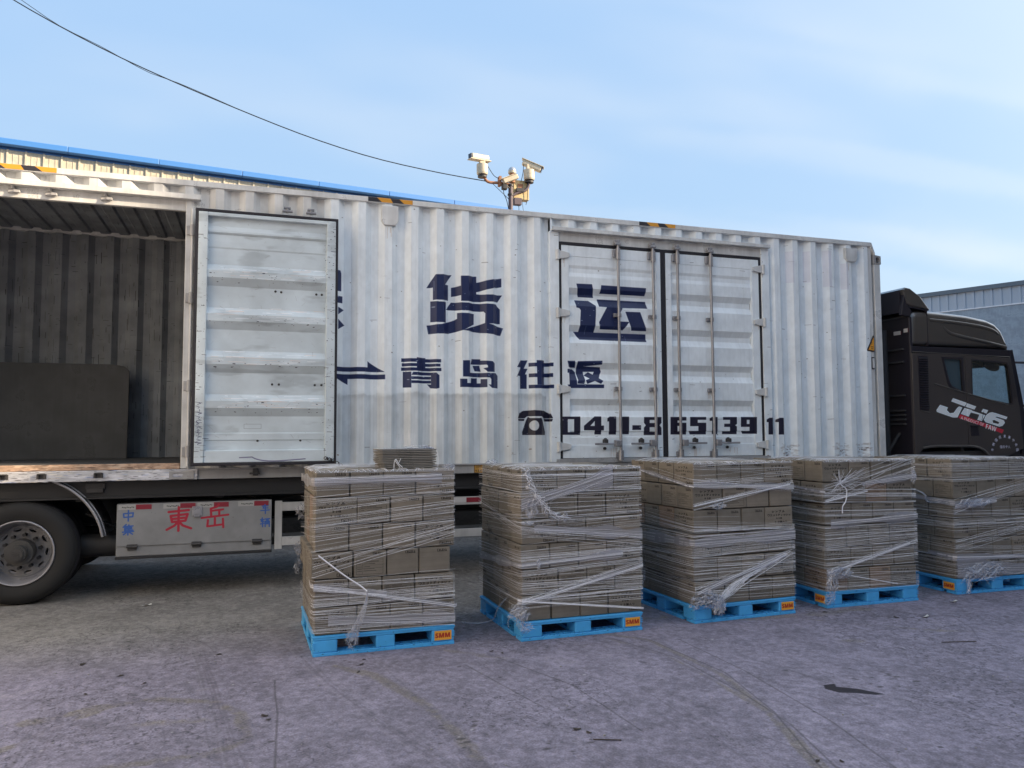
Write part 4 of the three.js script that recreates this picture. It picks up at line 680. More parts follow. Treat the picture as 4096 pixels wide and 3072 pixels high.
    const h = part('hub', [cyl(0.115, 0.13, x, y, z - 0.085 * dir, 'z', 28), cyl(0.075, 0.09, x, y, z + 0.01 * dir, 'z', 28), cyl(0.062, 0.02, x, y, z + 0.06 * dir, 'z', 28)], M.hubGrey, r);
    for (let k = 0; k < 10; k++) { const a = k * Math.PI / 5 + 0.2; part('wheel_nut', [cyl(0.016, 0.06, x + 0.15 * Math.cos(a), y + 0.15 * Math.sin(a), z - 0.14 * dir, 'z', 6)], M.blackPaint, r); }
    part('hub_cap', [cyl(0.055, 0.012, x, y, z + 0.072 * dir, 'z', 24), ...[-0.02, 0, 0.02].map((q) => bx(x - 0.03, x + 0.03, y + q - 0.004, y + q + 0.004, z + 0.074 * dir, z + 0.082 * dir).rotateZ(0))], M.steelDark, r);
    return W;
  };
  wheel(-1.985, -0.03, 1); wheel(-1.985, -0.62, -1); wheel(-1.985, -2.37, -1); wheel(-3.3, -0.03, 1); wheel(-3.3, -2.37, -1);
  pieces('axle', [cyl(0.075, 2.0, -1.985, 0.466, -1.2, 'z'), cyl(0.075, 2.0, -3.3, 0.466, -1.2, 'z')], M.blackPaint, T);
  part('suspension_hanger', [bx(-1.42, -1.28, 0.45, 0.95, -0.90, -0.78), bar([-1.35, 0.55, -0.84], [-1.985, 0.60, -0.84], 0.04)], M.blackPaint, T);
  // mudguard: an arc with rolled edge
  { const arc = [], q = []; for (let k = 0; k <= 22; k++) { const a = 0.17 + k * (2.75 / 22); arc.push([-1.985 + 0.685 * Math.cos(a), 0.466 + 0.685 * Math.sin(a)]); }
    for (let k = 0; k < 22; k++) q.push([[...arc[k], -0.04], [...arc[k + 1], -0.04], [...arc[k + 1], -0.64], [...arc[k], -0.64]]);
    part('mudguard', [quads(q), tube(arc.map(([x, y]) => [x, y, -0.04]), 0.013, 6, 44), tube(arc.map(([x, y]) => [x - 0.0 + (x + 1.985) * 0.025, y + (y - 0.466) * 0.025, -0.09]), 0.008, 5, 44)], M.galv, T); }
  pieces('landing_leg', [bx(6.0, 6.14, 0.25, 1.0, -0.75, -0.61), bx(5.92, 6.22, 0.02, 0.06, -0.83, -0.53), bx(6.03, 6.11, 0.05, 0.3, -0.72, -0.64)], M.blackPaint, T);
  for (const [x, y] of [[-1.5, 0.78], [-0.2, 1.0], [1.2, 0.95]]) part('air_hose', tube([[x, y, -0.3], [x + 0.3, y - 0.14, -0.28], [x + 0.7, y - 0.10, -0.34], [x + 1.1, y - 0.02, -0.4]], 0.014, 6, 24), M.tyre, T);
  for (let k = 0; k < 9; k++) part('outrigger', ext([[-4.0 + k * 1.22, 1.085], [-3.93 + k * 1.22, 1.085], [-3.93 + k * 1.22, 0.90], [-4.0 + k * 1.22, 0.90]], -0.80, -0.16), M.blackPaint, T);
  part('air_tank', [cyl(0.11, 0.34, -1.36, 0.47, -0.34, 'x', 20)], M.blackPaint, T);
}

// ---------- the tractor cab ----------
{
  const C0 = 8.2, C1 = 10.3, D0 = 0.9, D1 = 2.9;
  const cabTex = canvasTex(1024, 1024, (c, w, h) => {
    const X = (x) => (x - C0) / (C1 - C0) * w, Y = (y) => (1 - (y - D0) / (D1 - D0)) * h;
    c.fillStyle = '#3b3738'; c.fillRect(0, 0, w, h);
    c.fillStyle = '#e2eaee'; polys(c, CAB_WHITE, X, Y); c.fillStyle = '#3b3735'; polys(c, CAB_HOLE, X, Y); c.fillStyle = '#c02c40'; polys(c, CAB_RED, X, Y);
    c.strokeStyle = '#3b3735'; c.lineWidth = 4; c.beginPath(); c.moveTo(X(9.165), Y(1.905)); c.lineTo(X(8.985), Y(1.70)); c.moveTo(X(9.455), Y(1.79)); c.lineTo(X(9.41), Y(1.67)); c.stroke();
    c.save(); c.translate(X(9.035), Y(1.685)); c.rotate(Math.atan2(Y(1.578) - Y(1.690), X(9.49) - X(9.03))); c.fillStyle = '#f3ecec'; c.font = '30px sans-serif'; c.fillText('A PRODUCT OF', 0, 0); c.font = 'bold 46px sans-serif'; c.fillText('FAW', 218, 10); c.restore();
    c.strokeStyle = '#c9cbe0'; c.lineWidth = 3; for (let k = 0; k < 9; k++) { const a = Math.PI * (1.02 + 0.97 * k / 8), cx = X(9.81) + 112 * Math.cos(a), cy = Y(1.255) + 100 * Math.sin(a); c.save(); c.translate(cx, cy); c.rotate(a + Math.PI / 2); write(c, [['che', 'liang', 'ko', 'mai', 'dong', 'ji', 'zhong', 'yue', 'ko'][k]], -11, -11, 22, 0, 2.6, '#c9cbe0'); c.restore(); }
    write(c, ['ko', 'mai', 'zhong', 'iri'], X(9.72), Y(1.325), 20, 24, 2.4, '#c9cbe0');
  });
  phys('cabPaint', [1.5, 1.5, 1.5], 0.34, { map: cabTex, metalness: 0.35, clearcoat: 1, clearcoatRoughness: 0.08 });
  phys('cabBlack', [0.105, 0.097, 0.092], 0.34, { metalness: 0.55, clearcoat: 1, clearcoatRoughness: 0.1 });
  mat('trimBlack', [0.014, 0.012, 0.02], 0.5); mat('cabInside', [0.05, 0.048, 0.05], 0.8);
  phys('glass', [0.80, 0.88, 0.90], 0.02, { transmission: 1, thickness: 0, ior: 1.5 });
  phys('glassDark', [0.10, 0.16, 0.20], 0.05, { transmission: 0.5, thickness: 0, ior: 1.5 });
  const U = [C0, C1, D0, D1], Z = 0.04, Zf = -2.44;
  const T = thing('truck_cab', 'glossy black lorry cab with roof deflector and white and red door lettering', 'truck', [9.2, 0, -1.2]);
  const quarter = [[8.24, 1.18], [8.24, 2.56], [8.70, 2.56], [9.15, 2.555], [9.158, 1.32], [8.52, 1.335], [8.40, 1.31]];
  const win1 = [[8.775, 2.50], [9.085, 2.495], [9.10, 2.05], [8.905, 2.125], [8.86, 2.2]];
  const door = [[9.166, 1.32], [9.158, 2.555], [9.985, 2.535], [10.02, 2.40], [10.115, 1.85], [10.16, 1.28], [9.62, 1.10], [9.40, 1.28], [9.28, 1.318]];
  const win2 = [[9.275, 2.49], [9.905, 2.46], [9.94, 2.40], [9.985, 1.905], [9.93, 1.895], [9.56, 1.955], [9.265, 2.015]];
  part('side_panel', ext(quarter, Z - 0.05, Z, 0.006, [win1]), M.cabPaint, T, { uv: U });
  const dr = part('door', ext(door, Z - 0.05, Z, 0.006, [win2]), M.cabPaint, T, { uv: U, label: 'black cab door with white and red lettering and a ring of small characters' });
  part('window_pane', ext(win2, Z - 0.028, Z - 0.027), M.glass, dr);
  part('window_seal', ext(win2.map(([x, y]) => [x + (x < 9.6 ? -0.012 : 0.012), y + (y > 2.2 ? 0.012 : -0.012)]), Z - 0.03, Z + 0.002, 0, [win2]), M.trimBlack, dr);
  part('door_handle', [ext([[9.20, 1.60], [9.335, 1.585], [9.355, 1.46], [9.21, 1.455]], Z - 0.02, Z + 0.006, 0.004), bx(9.20, 9.35, 1.585, 1.605, Z, Z + 0.03, 0.006)], M.trimBlack, dr);
  part('crease_trim', [bar([9.17, 2.032, Z + 0.001], [9.9, 1.88, Z + 0.001], 0.010)], M.cabBlack, dr);
  part('crease_trim', [bar([8.60, 2.155, Z + 0.001], [9.15, 2.036, Z + 0.001], 0.010)], M.cabBlack, T);
  part('window_pane', ext(win1, Z - 0.028, Z - 0.027), M.glassDark, T);
  part('window_seal', ext(win1.map(([x, y]) => [x + (x < 8.95 ? -0.035 : 0.03), y + (y > 2.3 ? 0.02 : -0.03)]), Z - 0.03, Z + 0.002, 0, [win1]), M.trimBlack, T);
  part('side_panel', ext(quarter, Zf, Zf + 0.05, 0.006, [win1]), M.cabBlack, T);
  part('door', ext(door, Zf, Zf + 0.05, 0.006, [win2]), M.cabBlack, T);
  // louvred strip
  part('louvre_frame', ext([[8.335, 1.80], [8.335, 2.52], [8.505, 2.52], [8.49, 1.79]], Z - 0.01, Z + 0.003, 0.002), M.trimBlack, T);
  for (let k = 0; k < 22; k++) part('louvre_slat', bx(8.345, 8.492, -0.004, 0.004, -0.012, 0.012).rotateX(0.7).translate(0, 1.83 + k * 0.0315, Z + 0.008), M.trimBlack, T);
  part('louvre_trim', bar([8.35, 1.80, Z + 0.004], [8.50, 1.772, Z + 0.004], 0.007), M.cabBlack, T);
  // roof, belt, rear, front
  const roof = [[8.24, 2.655], [8.24, 3.06], [8.30, 3.125], [8.47, 3.14], [8.77, 3.13], [9.23, 3.11], [9.60, 3.065], [9.75, 3.02], [9.87, 2.93], [9.95, 2.79], [10.0, 2.66]];
  const rf = part('roof', toCreasedNormals(ext(roof, Zf - 0.0, Z + 0.0, 0.095), 0.6), M.cabBlack, T);
  part('roof_crease', [tube([[8.56, 3.01, Z - 0.016], [9.1, 2.985, Z - 0.012], [9.55, 2.94, Z - 0.012], [9.72, 2.895, Z - 0.016], [9.83, 2.83, Z - 0.034]], 0.03, 10, 40)], M.cabBlack, rf);
  part('roof_crease', [tube([[8.80, 2.92, Z - 0.02], [8.9, 2.85, Z - 0.008], [9.05, 2.815, Z - 0.004], [9.5, 2.75, Z - 0.004], [9.92, 2.69, Z - 0.02]], 0.026, 10, 40)], M.cabBlack, rf);
  part('roof_seam', [bx(8.515, 8.525, 2.66, 3.128, Z - 0.12, Z + 0.0015)], M.trimBlack, rf);
  part('belt_trim', ext([[8.24, 2.565], [8.24, 2.652], [10.0, 2.652], [10.02, 2.545]], Zf + 0.02, Z - 0.012, 0.01), M.trimBlack, T);
  part('belt_line', bar([8.25, 2.575, Z - 0.003], [9.98, 2.548, Z - 0.003], 0.008), M.cabBlack, T);
  const rw = part('rear_wall', [bx(8.235, 8.29, 1.0, 3.05, Zf + 0.02, Z - 0.02, 0.015)], M.trimBlack, T);
  pieces('rear_rib', [2.62, 2.45, 2.0, 1.8, 1.74, 1.68, 1.62].map((y) => bx(8.205, 8.237, y - 0.012, y + 0.012, -1.4, -0.08, 0.004)), M.cabInside, rw);
  part('rear_reflector', [bx(8.225, 8.234, 2.82, 2.87, -0.24, -0.12)], M.reflect, rw);
  part('rear_reflector', [bx(8.225, 8.234, 2.84, 2.89, -0.07, 0.0)], M.reflect, rw);
  pieces('rear_pipe', [bar([8.15, 1.1, -0.35], [8.15, 2.9, -0.35], 0.05, 12), tube([[8.18, 1.5, -0.15], [8.05, 1.2, -0.3], [7.95, 1.15, -0.5]], 0.02)], M.cabInside, rw);
  // deflectors
  const df = part('roof_deflector', ext([[8.13, 3.40], [8.17, 3.43], [8.25, 3.42], [8.42, 3.32], [8.56, 3.165], [8.57, 3.145], [8.24, 3.19], [8.19, 3.21]], Zf + 0.05, Z - 0.0, 0.015), M.cabBlack, T);
  part('side_fairing', ext([[8.10, 3.06], [8.165, 3.41], [8.21, 3.2], [8.28, 3.12], [8.245, 3.04]], Z - 0.06, Z - 0.01, 0.01), M.trimBlack, T);
  part('deflector_gap', ext([[8.205, 3.195], [8.57, 3.14], [8.55, 3.13], [8.23, 3.165]], Zf + 0.08, Z - 0.01), M.trimBlack, df);
  part('deflector_back', ext([[8.125, 3.1], [8.128, 3.40], [8.16, 3.40], [8.16, 3.1]], Zf + 0.06, Z - 0.06), M.trimBlack, df);
  part('front_pillar', [ext([[9.985, 2.54], [10.01, 2.65], [10.06, 2.66], [10.20, 2.0], [10.26, 1.6], [10.26, 0.9], [10.17, 0.9], [10.165, 1.28], [10.12, 1.85], [10.03, 2.40]], Z - 0.09, Z - 0.015, 0.012)], M.trimBlack, T);
  part('front_pillar', [ext([[9.985, 2.54], [10.01, 2.65], [10.06, 2.66], [10.20, 2.0], [10.26, 1.6], [10.26, 0.9], [10.17, 0.9], [10.12, 1.85], [10.03, 2.40]], Zf + 0.015, Zf + 0.09, 0.012)], M.trimBlack, T);
  part('sun_visor', [ext([[10.0, 2.66], [10.04, 2.70], [10.16, 2.47], [10.13, 2.45]], Zf + 0.15, Z - 0.1, 0.01)], M.trimBlack, T);
  part('windscreen', quads([[[10.05, 2.62, Z - 0.09], [10.05, 2.62, Zf + 0.09], [10.21, 1.75, Zf + 0.09], [10.21, 1.75, Z - 0.09]]]), M.glass, T);
  part('front_panel', bx(10.20, 10.28, 0.55, 1.74, Zf + 0.04, Z - 0.04, 0.03), M.cabBlack, T);
  part('floor', bx(8.28, 10.2, 1.0, 1.25, Zf + 0.06, Z - 0.06), M.cabInside, T);
  part('bulkhead', bx(9.10, 9.14, 1.2, 2.56, Zf + 0.06, Z - 0.07), M.cabInside, T);
  part('seat', [bx(9.2, 9.34, 1.3, 1.88, -0.75, -0.3, 0.05), bx(9.2, 9.7, 1.25, 1.42, -0.78, -0.28, 0.05)], M.cabInside, T);
  part('dashboard', bx(9.92, 10.15, 1.4, 1.80, Zf + 0.1, Z - 0.1, 0.06), M.cabInside, T);
  pieces('mirror', [new THREE.SphereGeometry(1, 18, 12).scale(0.15, 0.075, 0.05).rotateZ(-0.28).translate(9.79, 2.44, -0.10), bx(9.30, 9.62, 2.40, 2.47, -0.12, -0.07, 0.02), new THREE.SphereGeometry(1, 14, 10).scale(0.06, 0.035, 0.04).translate(9.34, 2.33, -0.10)], M.trimBlack, T);
  part('mirror', [bx(10.20, 10.34, 1.98, 2.42, 0.14, 0.30, 0.05)], M.trimBlack, T); part('mirror_arm', [bar([10.08, 2.48, 0.0], [10.26, 2.46, 0.22], 0.016), bar([10.2, 1.85, 0.0], [10.26, 2.0, 0.2], 0.014)], M.trimBlack, T);
  // arch edge, steps, wheel and frame (behind the stacks)
  part('arch_trim', [tube([[8.36, 1.30, Z + 0.002], [8.52, 1.322, Z + 0.012], [8.9, 1.322, Z + 0.012], [9.27, 1.31, Z + 0.012], [9.40, 1.27, Z + 0.01], [9.52, 1.18, Z + 0.006]], 0.017, 8, 30)], M.cabBlack, T);
  part('step', [ext([[9.5, 0.35], [9.55, 1.1], [10.2, 1.2], [10.22, 0.35]], Z - 0.3, Z - 0.02, 0.02), bx(9.56, 10.1, 0.72, 0.76, Z - 0.02, Z + 0.02)], M.trimBlack, T);
  const wl = (x, z) => { const W = new THREE.Group(); W.name = 'wheel'; T.add(W); part('tyre', new THREE.LatheGeometry([[0.29, -0.14], [0.42, -0.15], [0.49, -0.11], [0.50, 0], [0.49, 0.11], [0.42, 0.15], [0.29, 0.14]].map((p) => new THREE.Vector2(...p)), 40).rotateX(Math.PI / 2).translate(x, 0.5, z), M.tyre, W); part('rim', [cyl(0.29, 0.2, x, 0.5, z, 'z', 32), cyl(0.12, 0.32, x, 0.5, z, 'z', 20)], M.rim, W); };
  wl(9.0, -0.18); wl(9.0, -2.22); wl(7.0, -0.2); wl(7.0, -2.2);
  pieces('frame_rail', [bx(5.9, 10.2, 0.7, 0.98, -0.86, -0.78), bx(5.9, 10.2, 0.7, 0.98, -1.62, -1.54)], M.trimBlack, T);
}
// ---------- pallets, cartons, film ----------
phys('palletBlue', [0.078, 0.44, 0.86], 0.42, { map: (() => { const t = canvasTex(512, 512, (c, w, h) => { c.fillStyle = '#f4f4f4'; c.fillRect(0, 0, w, h); noiseOver(c, w, h, (u, v) => 0.95 + 0.12 * fbm(u * 10, v * 10, 4)); for (let k = 0; k < 160; k++) { c.strokeStyle = rnd() < 0.5 ? `rgba(255,255,255,${rr(0.3, 0.8)})` : `rgba(70,75,80,${rr(0.15, 0.5)})`; c.lineWidth = rr(0.6, 2.4); const x = rr(0, w), y = rr(0, h); c.beginPath(); c.moveTo(x, y); c.lineTo(x + rr(-25, 25), y + rr(-12, 12)); c.stroke(); } specks(c, 140, 0, w, 0, h, 'rgba(90,85,80,0.5)', 6, 1.3); }); t.wrapS = t.wrapT = THREE.RepeatWrapping; t.repeat.set(1.3, 1.3); return t; })(), bumpMap: softBump, bumpScale: 0.001 });
mat('labelOrange', [1, 1, 1], 0.5, { map: canvasTex(160, 96, (c, w, h) => { c.fillStyle = '#e8a53a'; c.fillRect(0, 0, w, h); c.fillStyle = '#a92d1d'; c.font = 'bold 62px sans-serif'; c.fillText('SMM', 5, 70); c.lineWidth = 4; c.strokeStyle = '#a92d1d'; c.strokeText('SMM', 5, 70); }) });
const PW = 1.0, PD = 1.02, PH = 0.139;
const STACKS = [ // front-left pallet corner x z, turn, stack words, label sides
  [0.406, 2.488, 0.016, 'the stack with the flat bundle on top', 'leftmost', ['front'], 1.266],
  [1.878, 2.586, 0.018, 'the second stack from the left', 'second from the left', ['front'], 1.258],
  [3.352, 2.547, 0.043, 'the middle stack', 'middle', ['front'], 1.276],
  [4.716, 2.451, -0.010, 'the fourth stack from the left', 'fourth from the left', ['side'], 1.271],
  [6.240, 2.393, -0.03, 'the stack nearest the black cab', 'rightmost', ['side'], 1.262],
];
// pallet axes: x along the front, z from 0 (front) back to -PD, y up
function palletParts(t) {
  const L = (name, geos, m, o = {}) => part(name, geos, m, t, { local: true, ...o });
  const bl = [0, 0.17, 0.43, 0.57, 0.83, 1.0];
  // top deck: rim and grid of bars
  L('top_deck', [bx(0, PW, PH - 0.03, PH, -0.05, 0, 0.004), bx(0, PW, PH - 0.03, PH, -PD, -PD + 0.05, 0.004), bx(0, 0.05, PH - 0.03, PH, -PD + 0.05, -0.05, 0.004), bx(PW - 0.05, PW, PH - 0.03, PH, -PD + 0.05, -0.05, 0.004), bx(0.05, PW - 0.05, PH - 0.022, PH - 0.006, -PD + 0.05, -0.05)], M.palletBlue);
  for (let a = 0; a < 3; a++) for (let b = 0; b < 3; b++) {
    const x0 = bl[a * 2], x1 = bl[a * 2 + 1], z0 = -PD * bl[b * 2 + 1], z1 = -PD * bl[b * 2];
    L('block', [bx(x0 + 0.002, x1 - 0.002, 0.022, PH - 0.028, z0 + 0.002, z1 - 0.002, 0.012)], M.palletBlue);
  }
  // bottom runners with slots
  const slot = (x0, x1, z0, z1, along) => { const g = []; const n = 4; if (along === 'x') { g.push(bx(x0, x1, 0, 0.026, z1 - 0.012, z1, 0.003), bx(x0, x1, 0, 0.024, z0, z0 + 0.012)); g.push(bx(x0, x1, 0, 0.024, (z0 + z1) / 2 - 0.006, (z0 + z1) / 2 + 0.006)); for (let k = 0; k <= n; k++) { const x = mix(x0, x1, k / n); g.push(bx(x - 0.007, x + 0.007, 0.002, 0.022, z0 + 0.012, z1 - 0.012)); } } else { g.push(bx(x0, x0 + 0.012, 0, 0.026, z0, z1, 0.003), bx(x1 - 0.012, x1, 0, 0.026, z0, z1, 0.003)); for (let k = 0; k <= n; k++) { const z = mix(z0, z1, k / n); g.push(bx(x0 + 0.012, x1 - 0.012, 0.002, 0.022, z - 0.007, z + 0.007)); } } return g; };
  for (const [z0, z1] of [[-0.12, 0], [-PD / 2 - 0.05, -PD / 2 + 0.05], [-PD, -PD + 0.12]]) L('runner', [bx(0, 0.17, 0, 0.024, z0, z1, 0.004), bx(0.43, 0.57, 0, 0.024, z0, z1, 0.004), bx(0.83, 1.0, 0, 0.024, z0, z1, 0.004), ...slot(0.17, 0.43, z0, z1, 'x'), ...slot(0.57, 0.83, z0, z1, 'x')], M.palletBlue);
  for (const [x0, x1] of [[0, 0.12], [0.45, 0.55], [0.88, 1.0]]) { L('runner', slot(x0, x1, -0.43 * PD, -0.17 * PD, 'z'), M.palletBlue); L('runner', slot(x0, x1, -0.83 * PD, -0.57 * PD, 'z'), M.palletBlue); }
  for (const x of [0.012, PW - 0.012]) L('corner_rib', [0.062, 0.076, 0.09].map((y) => bx(x - 0.014, x + 0.014, y - 0.002, y + 0.002, -0.03, 0.0025, 0.001)), M.palletBlue);
  L('lip', [bx(-0.004, PW + 0.004, PH - 0.012, PH - 0.004, -0.006, 0.004), bx(-0.004, 0.004, PH - 0.012, PH - 0.004, -PD, -0.006)], M.palletBlue);
}
const pallet0 = thing('pallet', '', 'pallet', [0, 0, 0]); palletParts(pallet0);
const palletLabel = bx(-0.0625, 0.0625, -0.033, 0.033, 0, 0.002);
// one carton geometry per size: printed front, side and tape on top come from cells of one print sheet
function cell(g, k, swap) { // box uv of the faces -> cells of the sheet
  const p = g.attributes.position, n = g.attributes.normal, u = g.attributes.uv; g.computeBoundingBox(); const b = g.boundingBox, s = V(0, 0, 0); b.getSize(s);
  for (let i = 0; i < p.count; i++) {
    const fx = (p.getX(i) - b.min.x) / s.x, fy = (p.getY(i) - b.min.y) / s.y, fz = (p.getZ(i) - b.min.z) / s.z;
    const nx = Math.abs(n.getX(i)), ny = Math.abs(n.getY(i)), nz = Math.abs(n.getZ(i));
    const [c, a, d] = nz >= nx && nz >= ny ? [k[0], fx, fy] : nx >= ny ? [k[1], fz, fy] : [k[2], swap ? fz : fx, swap ? fx : fz];
    u.setXY(i, ((c % 4) + clamp(a, 0.01, 0.99)) / 4, 1 - (Math.floor(c / 4) + 1 - clamp(d, 0.01, 0.99)) / 4);
  }
}
const NARROW = 0.2355, WIDE = 0.2905, LAY = 0.1880;
const cartonGeos = {};
function cartonGeo(w, d, k, swap) {
  const key = [w, d, k].join();
  if (!cartonGeos[key]) { const g = plain(new RoundedBoxGeometry(w - 0.009, LAY - 0.007, d - 0.009, 1, 0.006)); cell(g, k, swap); g.translate(0, LAY / 2, 0); cartonGeos[key] = g; }
  return cartonGeos[key];
}
const LAYER = ['bottom layer', 'second layer up', 'third layer up', 'third layer down', 'second layer down', 'top layer'];
const hidden = [[], [], [], []];
STACKS.forEach(([sx, sz, turn, words, ord, lab, top], s) => {
  // the pallet
  const p = s ? pallet0.clone() : pallet0;
  if (s) { p.name = numbered('pallet'); scene.add(p); }
  p.position.set(sx, 0, sz); p.rotation.y = turn; p.updateMatrixWorld(true);
  tag(p, `blue plastic pallet under ${words}`, 'pallet', 'blue pallets under the wrapped stacks');
}); 
STACKS.forEach(([sx, sz, turn, words, ord, lab, top], s) => {
  const p = scene.children.filter((o) => /^pallet/.test(o.name))[s];
  for (const l of lab) { const g = palletLabel.clone(); if (l === 'front') g.translate(0.915, 0.07, 0.0005); else g.rotateY(-Math.PI / 2).translate(-0.0005, 0.07, -0.085); const u = plain(g); const m = part('label', u, M.labelOrange, p, { local: true, uv: 'keep' }); }
  // cartons: rings of 13 per layer, turned over layer by layer
  const base = new THREE.Matrix4().makeRotationY(turn).setPosition(sx, 0, sz), lay = (top - PH) / 6;
  for (let l = 0; l < 6; l++) {
    const mir = (l + (s % 2)) % 2 === 0, ox = rr(-0.012, 0.012) * (s ? 1 : 0.5) + (s === 0 && l === 2 ? -0.016 : 0), oz = rr(-0.010, 0.008), tw = rr(-0.008, 0.008);
    const ring = [];
    const N = NARROW, W = WIDE;
    for (let k = 0; k < 3; k++) ring.push([N * (k + 0.5), -W / 2, N, W, 'f' + k]);
    ring.push([3 * N + W / 2, -N / 2, W, N, 'f3']);
    for (let k = 0; k < 3; k++) ring.push([W / 2, -W - N * (k + 0.5), W, N, 'l' + k]);
    for (let k = 0; k < 3; k++) ring.push([W + N * (k + 0.5), -3 * N - W / 2, N, W, 'b' + k]);
    for (let k = 0; k < 2; k++) ring.push([3 * N + W / 2, -N - N * (k + 0.5), W, N, 'r' + k]);
    ring.push([W + 0.105, -W - 0.21, 0.205, 0.40, 'm0'], [W + 0.312, -W - 0.21, 0.205, 0.40, 'm1']);
    for (const [cx, cz, w, d, id0] of ring) {
      const full = 3 * N + W, x = (mir ? full - cx : cx) + 0.003 + ox + rr(-0.003, 0.003), z = cz - 0.008 + oz + rr(-0.003, 0.003), y = PH + l * lay;
      let id = id0; if (mir) id = id0[0] === 'f' ? 'f' + (3 - id0[1]) : id0[0] === 'l' ? 'r' + id0[1] : id0[0] === 'r' ? 'l' + id0[1] : id0[0] === 'b' ? 'b' + (2 - id0[1]) : id0;
      const local = new THREE.Matrix4().makeRotationY(tw + rr(-0.006, 0.006)).setPosition(x, y, z);
      const m4 = base.clone().multiply(local);
      const wideFront = w > d, front = id[0] === 'f' ? (wideFront ? 3 + (rnd() < 0.3) : [0, 1, 2, 2][Math.floor(rnd() * 4)]) : (wideFront ? 3 : 0), side = wideFront ? [0, 2][rnd() < 0.5 ? 0 : 1] : [3, 5][rnd() < 0.6 ? 0 : 1];
      const geo = cartonGeo(w, d, [front, side, l === 5 && rnd() < 0.45 ? 7 : 6], d > w);
      const tone = Math.floor(rnd() * rnd() * 4);
      const onTop = l === 5, shown = id[0] === 'f' || id[0] === 'l' || onTop;
      const offFrame = s === 4 && (id === 'f2' || id === 'f3' || id[0] === 'r' || id[0] === 'm');
      if (!shown || offFrame) { hidden[tone].push(geo.clone().applyMatrix4(m4)); continue; }
      const m = new THREE.Mesh(geo, cardTone[tone]); m.name = numbered('carton'); m.castShadow = m.receiveShadow = true;
      m.applyMatrix4(m4); scene.add(m);
      const place = id[0] === 'f' ? ['left front corner', 'second on the front face', 'third on the front face', 'right front corner'][+id[1]]
        : id[0] === 'l' ? [mir ? 'left side next to the front corner' : 'left side next to the front corner', mir && l >= 0 ? 'left side farther back' : 'left side middle', 'left side rear corner'][+id[1]]
        : id[0] === 'b' ? `rear row number ${['one', 'two', 'three'][+id[1]]} from left` : id[0] === 'r' ? `right edge ${['nearer', 'middle', 'farther'][+id[1]]} box` : ['inner left', 'inner right'][+id[1]];
      const short = ['the bundle-topped stack', 'the second stack', 'the middle stack', 'the fourth stack', 'the cab-end stack'][s];
      tag(m, `carton, ${place}, ${LAYER[l]} of ${short}`, 'carton', 'cartons stacked on the blue pallets');
    }
  }
});
hidden.forEach((g, i) => { if (g.length) tag(part('cartons', g, cardTone[i], scene, { uv: 'keep' }), 'cartons packed at the back and right of the wrapped stacks', null, null, 'stuff'); });

// film: stretched threads and ribbons round each stack, loose tails and crumpled ends
phys('strand', [0.80, 0.80, 0.84], 0.2, { specularIntensity: 1 });
phys('filmVeil', [0.86, 0.86, 0.92], 0.34, { transmission: 0.86, thickness: 0, ior: 1.45 });
phys('filmThick', [0.90, 0.91, 0.94], 0.14, { transmission: 0.8, thickness: 0, ior: 1.5 });
// a point on the outside of the stack: q runs left-back (-1) .. left-front corner (0) .. right-front corner (1) .. right-back (2)
function skin(q, y, off) {
  const w = 1.0, d = 1.005;
  if (q < 0) return [-off - 0.002, y, q * d];
  if (q <= 1) return [q * w, y, off + 0.002];
  return [w + off, y, -(q - 1) * d];
}
function ribbon(pts, wid) { // pts with height; the band stands upright on the skin, slightly tilted
  const q = [];
  for (let i = 0; i + 1 < pts.length; i++) { const [a, b] = [pts[i], pts[i + 1]], wa = wid * (a[3] ?? 1) / 2, wb = wid * (b[3] ?? 1) / 2; q.push([[a[0], a[1] - wa, a[2] + (a[4] || 0)], [b[0], b[1] - wb, b[2] + (b[4] || 0)], [b[0], b[1] + wb, b[2]], [a[0], a[1] + wa, a[2]]]); }
  return quads(q);
}
function crumple(cx, cy, cz, sx, sy, sz, n = 16, k = 0.5) { // a wisp of torn film: slivers bunched and pulled along its length
  const p = [], long = sx > sy;
  for (let i = 0; i < n * 6; i++) {
    const a = rr(0, 6.283), r = Math.sqrt(rnd()), x = cx + Math.cos(a) * r * sx * 0.5, y = cy + Math.sin(a) * r * sy * 0.5, z = cz + rr(0, sz) * (1 - r * 0.8);
    const l = rr(0.15, 0.55) * (long ? sx : sy), w = rr(0.002, 0.012) * (0.3 + 2.4 * Math.min(sx, sy)), t = (long ? 0 : 1.57) + rr(-0.9, 0.9), dz = rr(-0.4, 0.6) * sz;
    const ux = Math.cos(t) * l / 2, uy = Math.sin(t) * l / 2, vx = -Math.sin(t) * w, vy = Math.cos(t) * w;
    p.push([x - ux, y - uy, z], [x + ux, y + uy, z + dz], [x + vx + ux * 0.2, y + vy + uy * 0.2, z + rr(-0.2, 0.5) * sz], [x - ux, y - uy, z], [x - vx, y - vy, z + rr(0, 0.5) * sz], [x + ux, y + uy, z + dz]);
  }
  const g = new THREE.BufferGeometry(); g.setAttribute('position', new THREE.BufferAttribute(new Float32Array(p.flat().map((q, i) => i % 3 === 2 ? q : q)), 3)); g.computeVertexNormals(); return g;
}
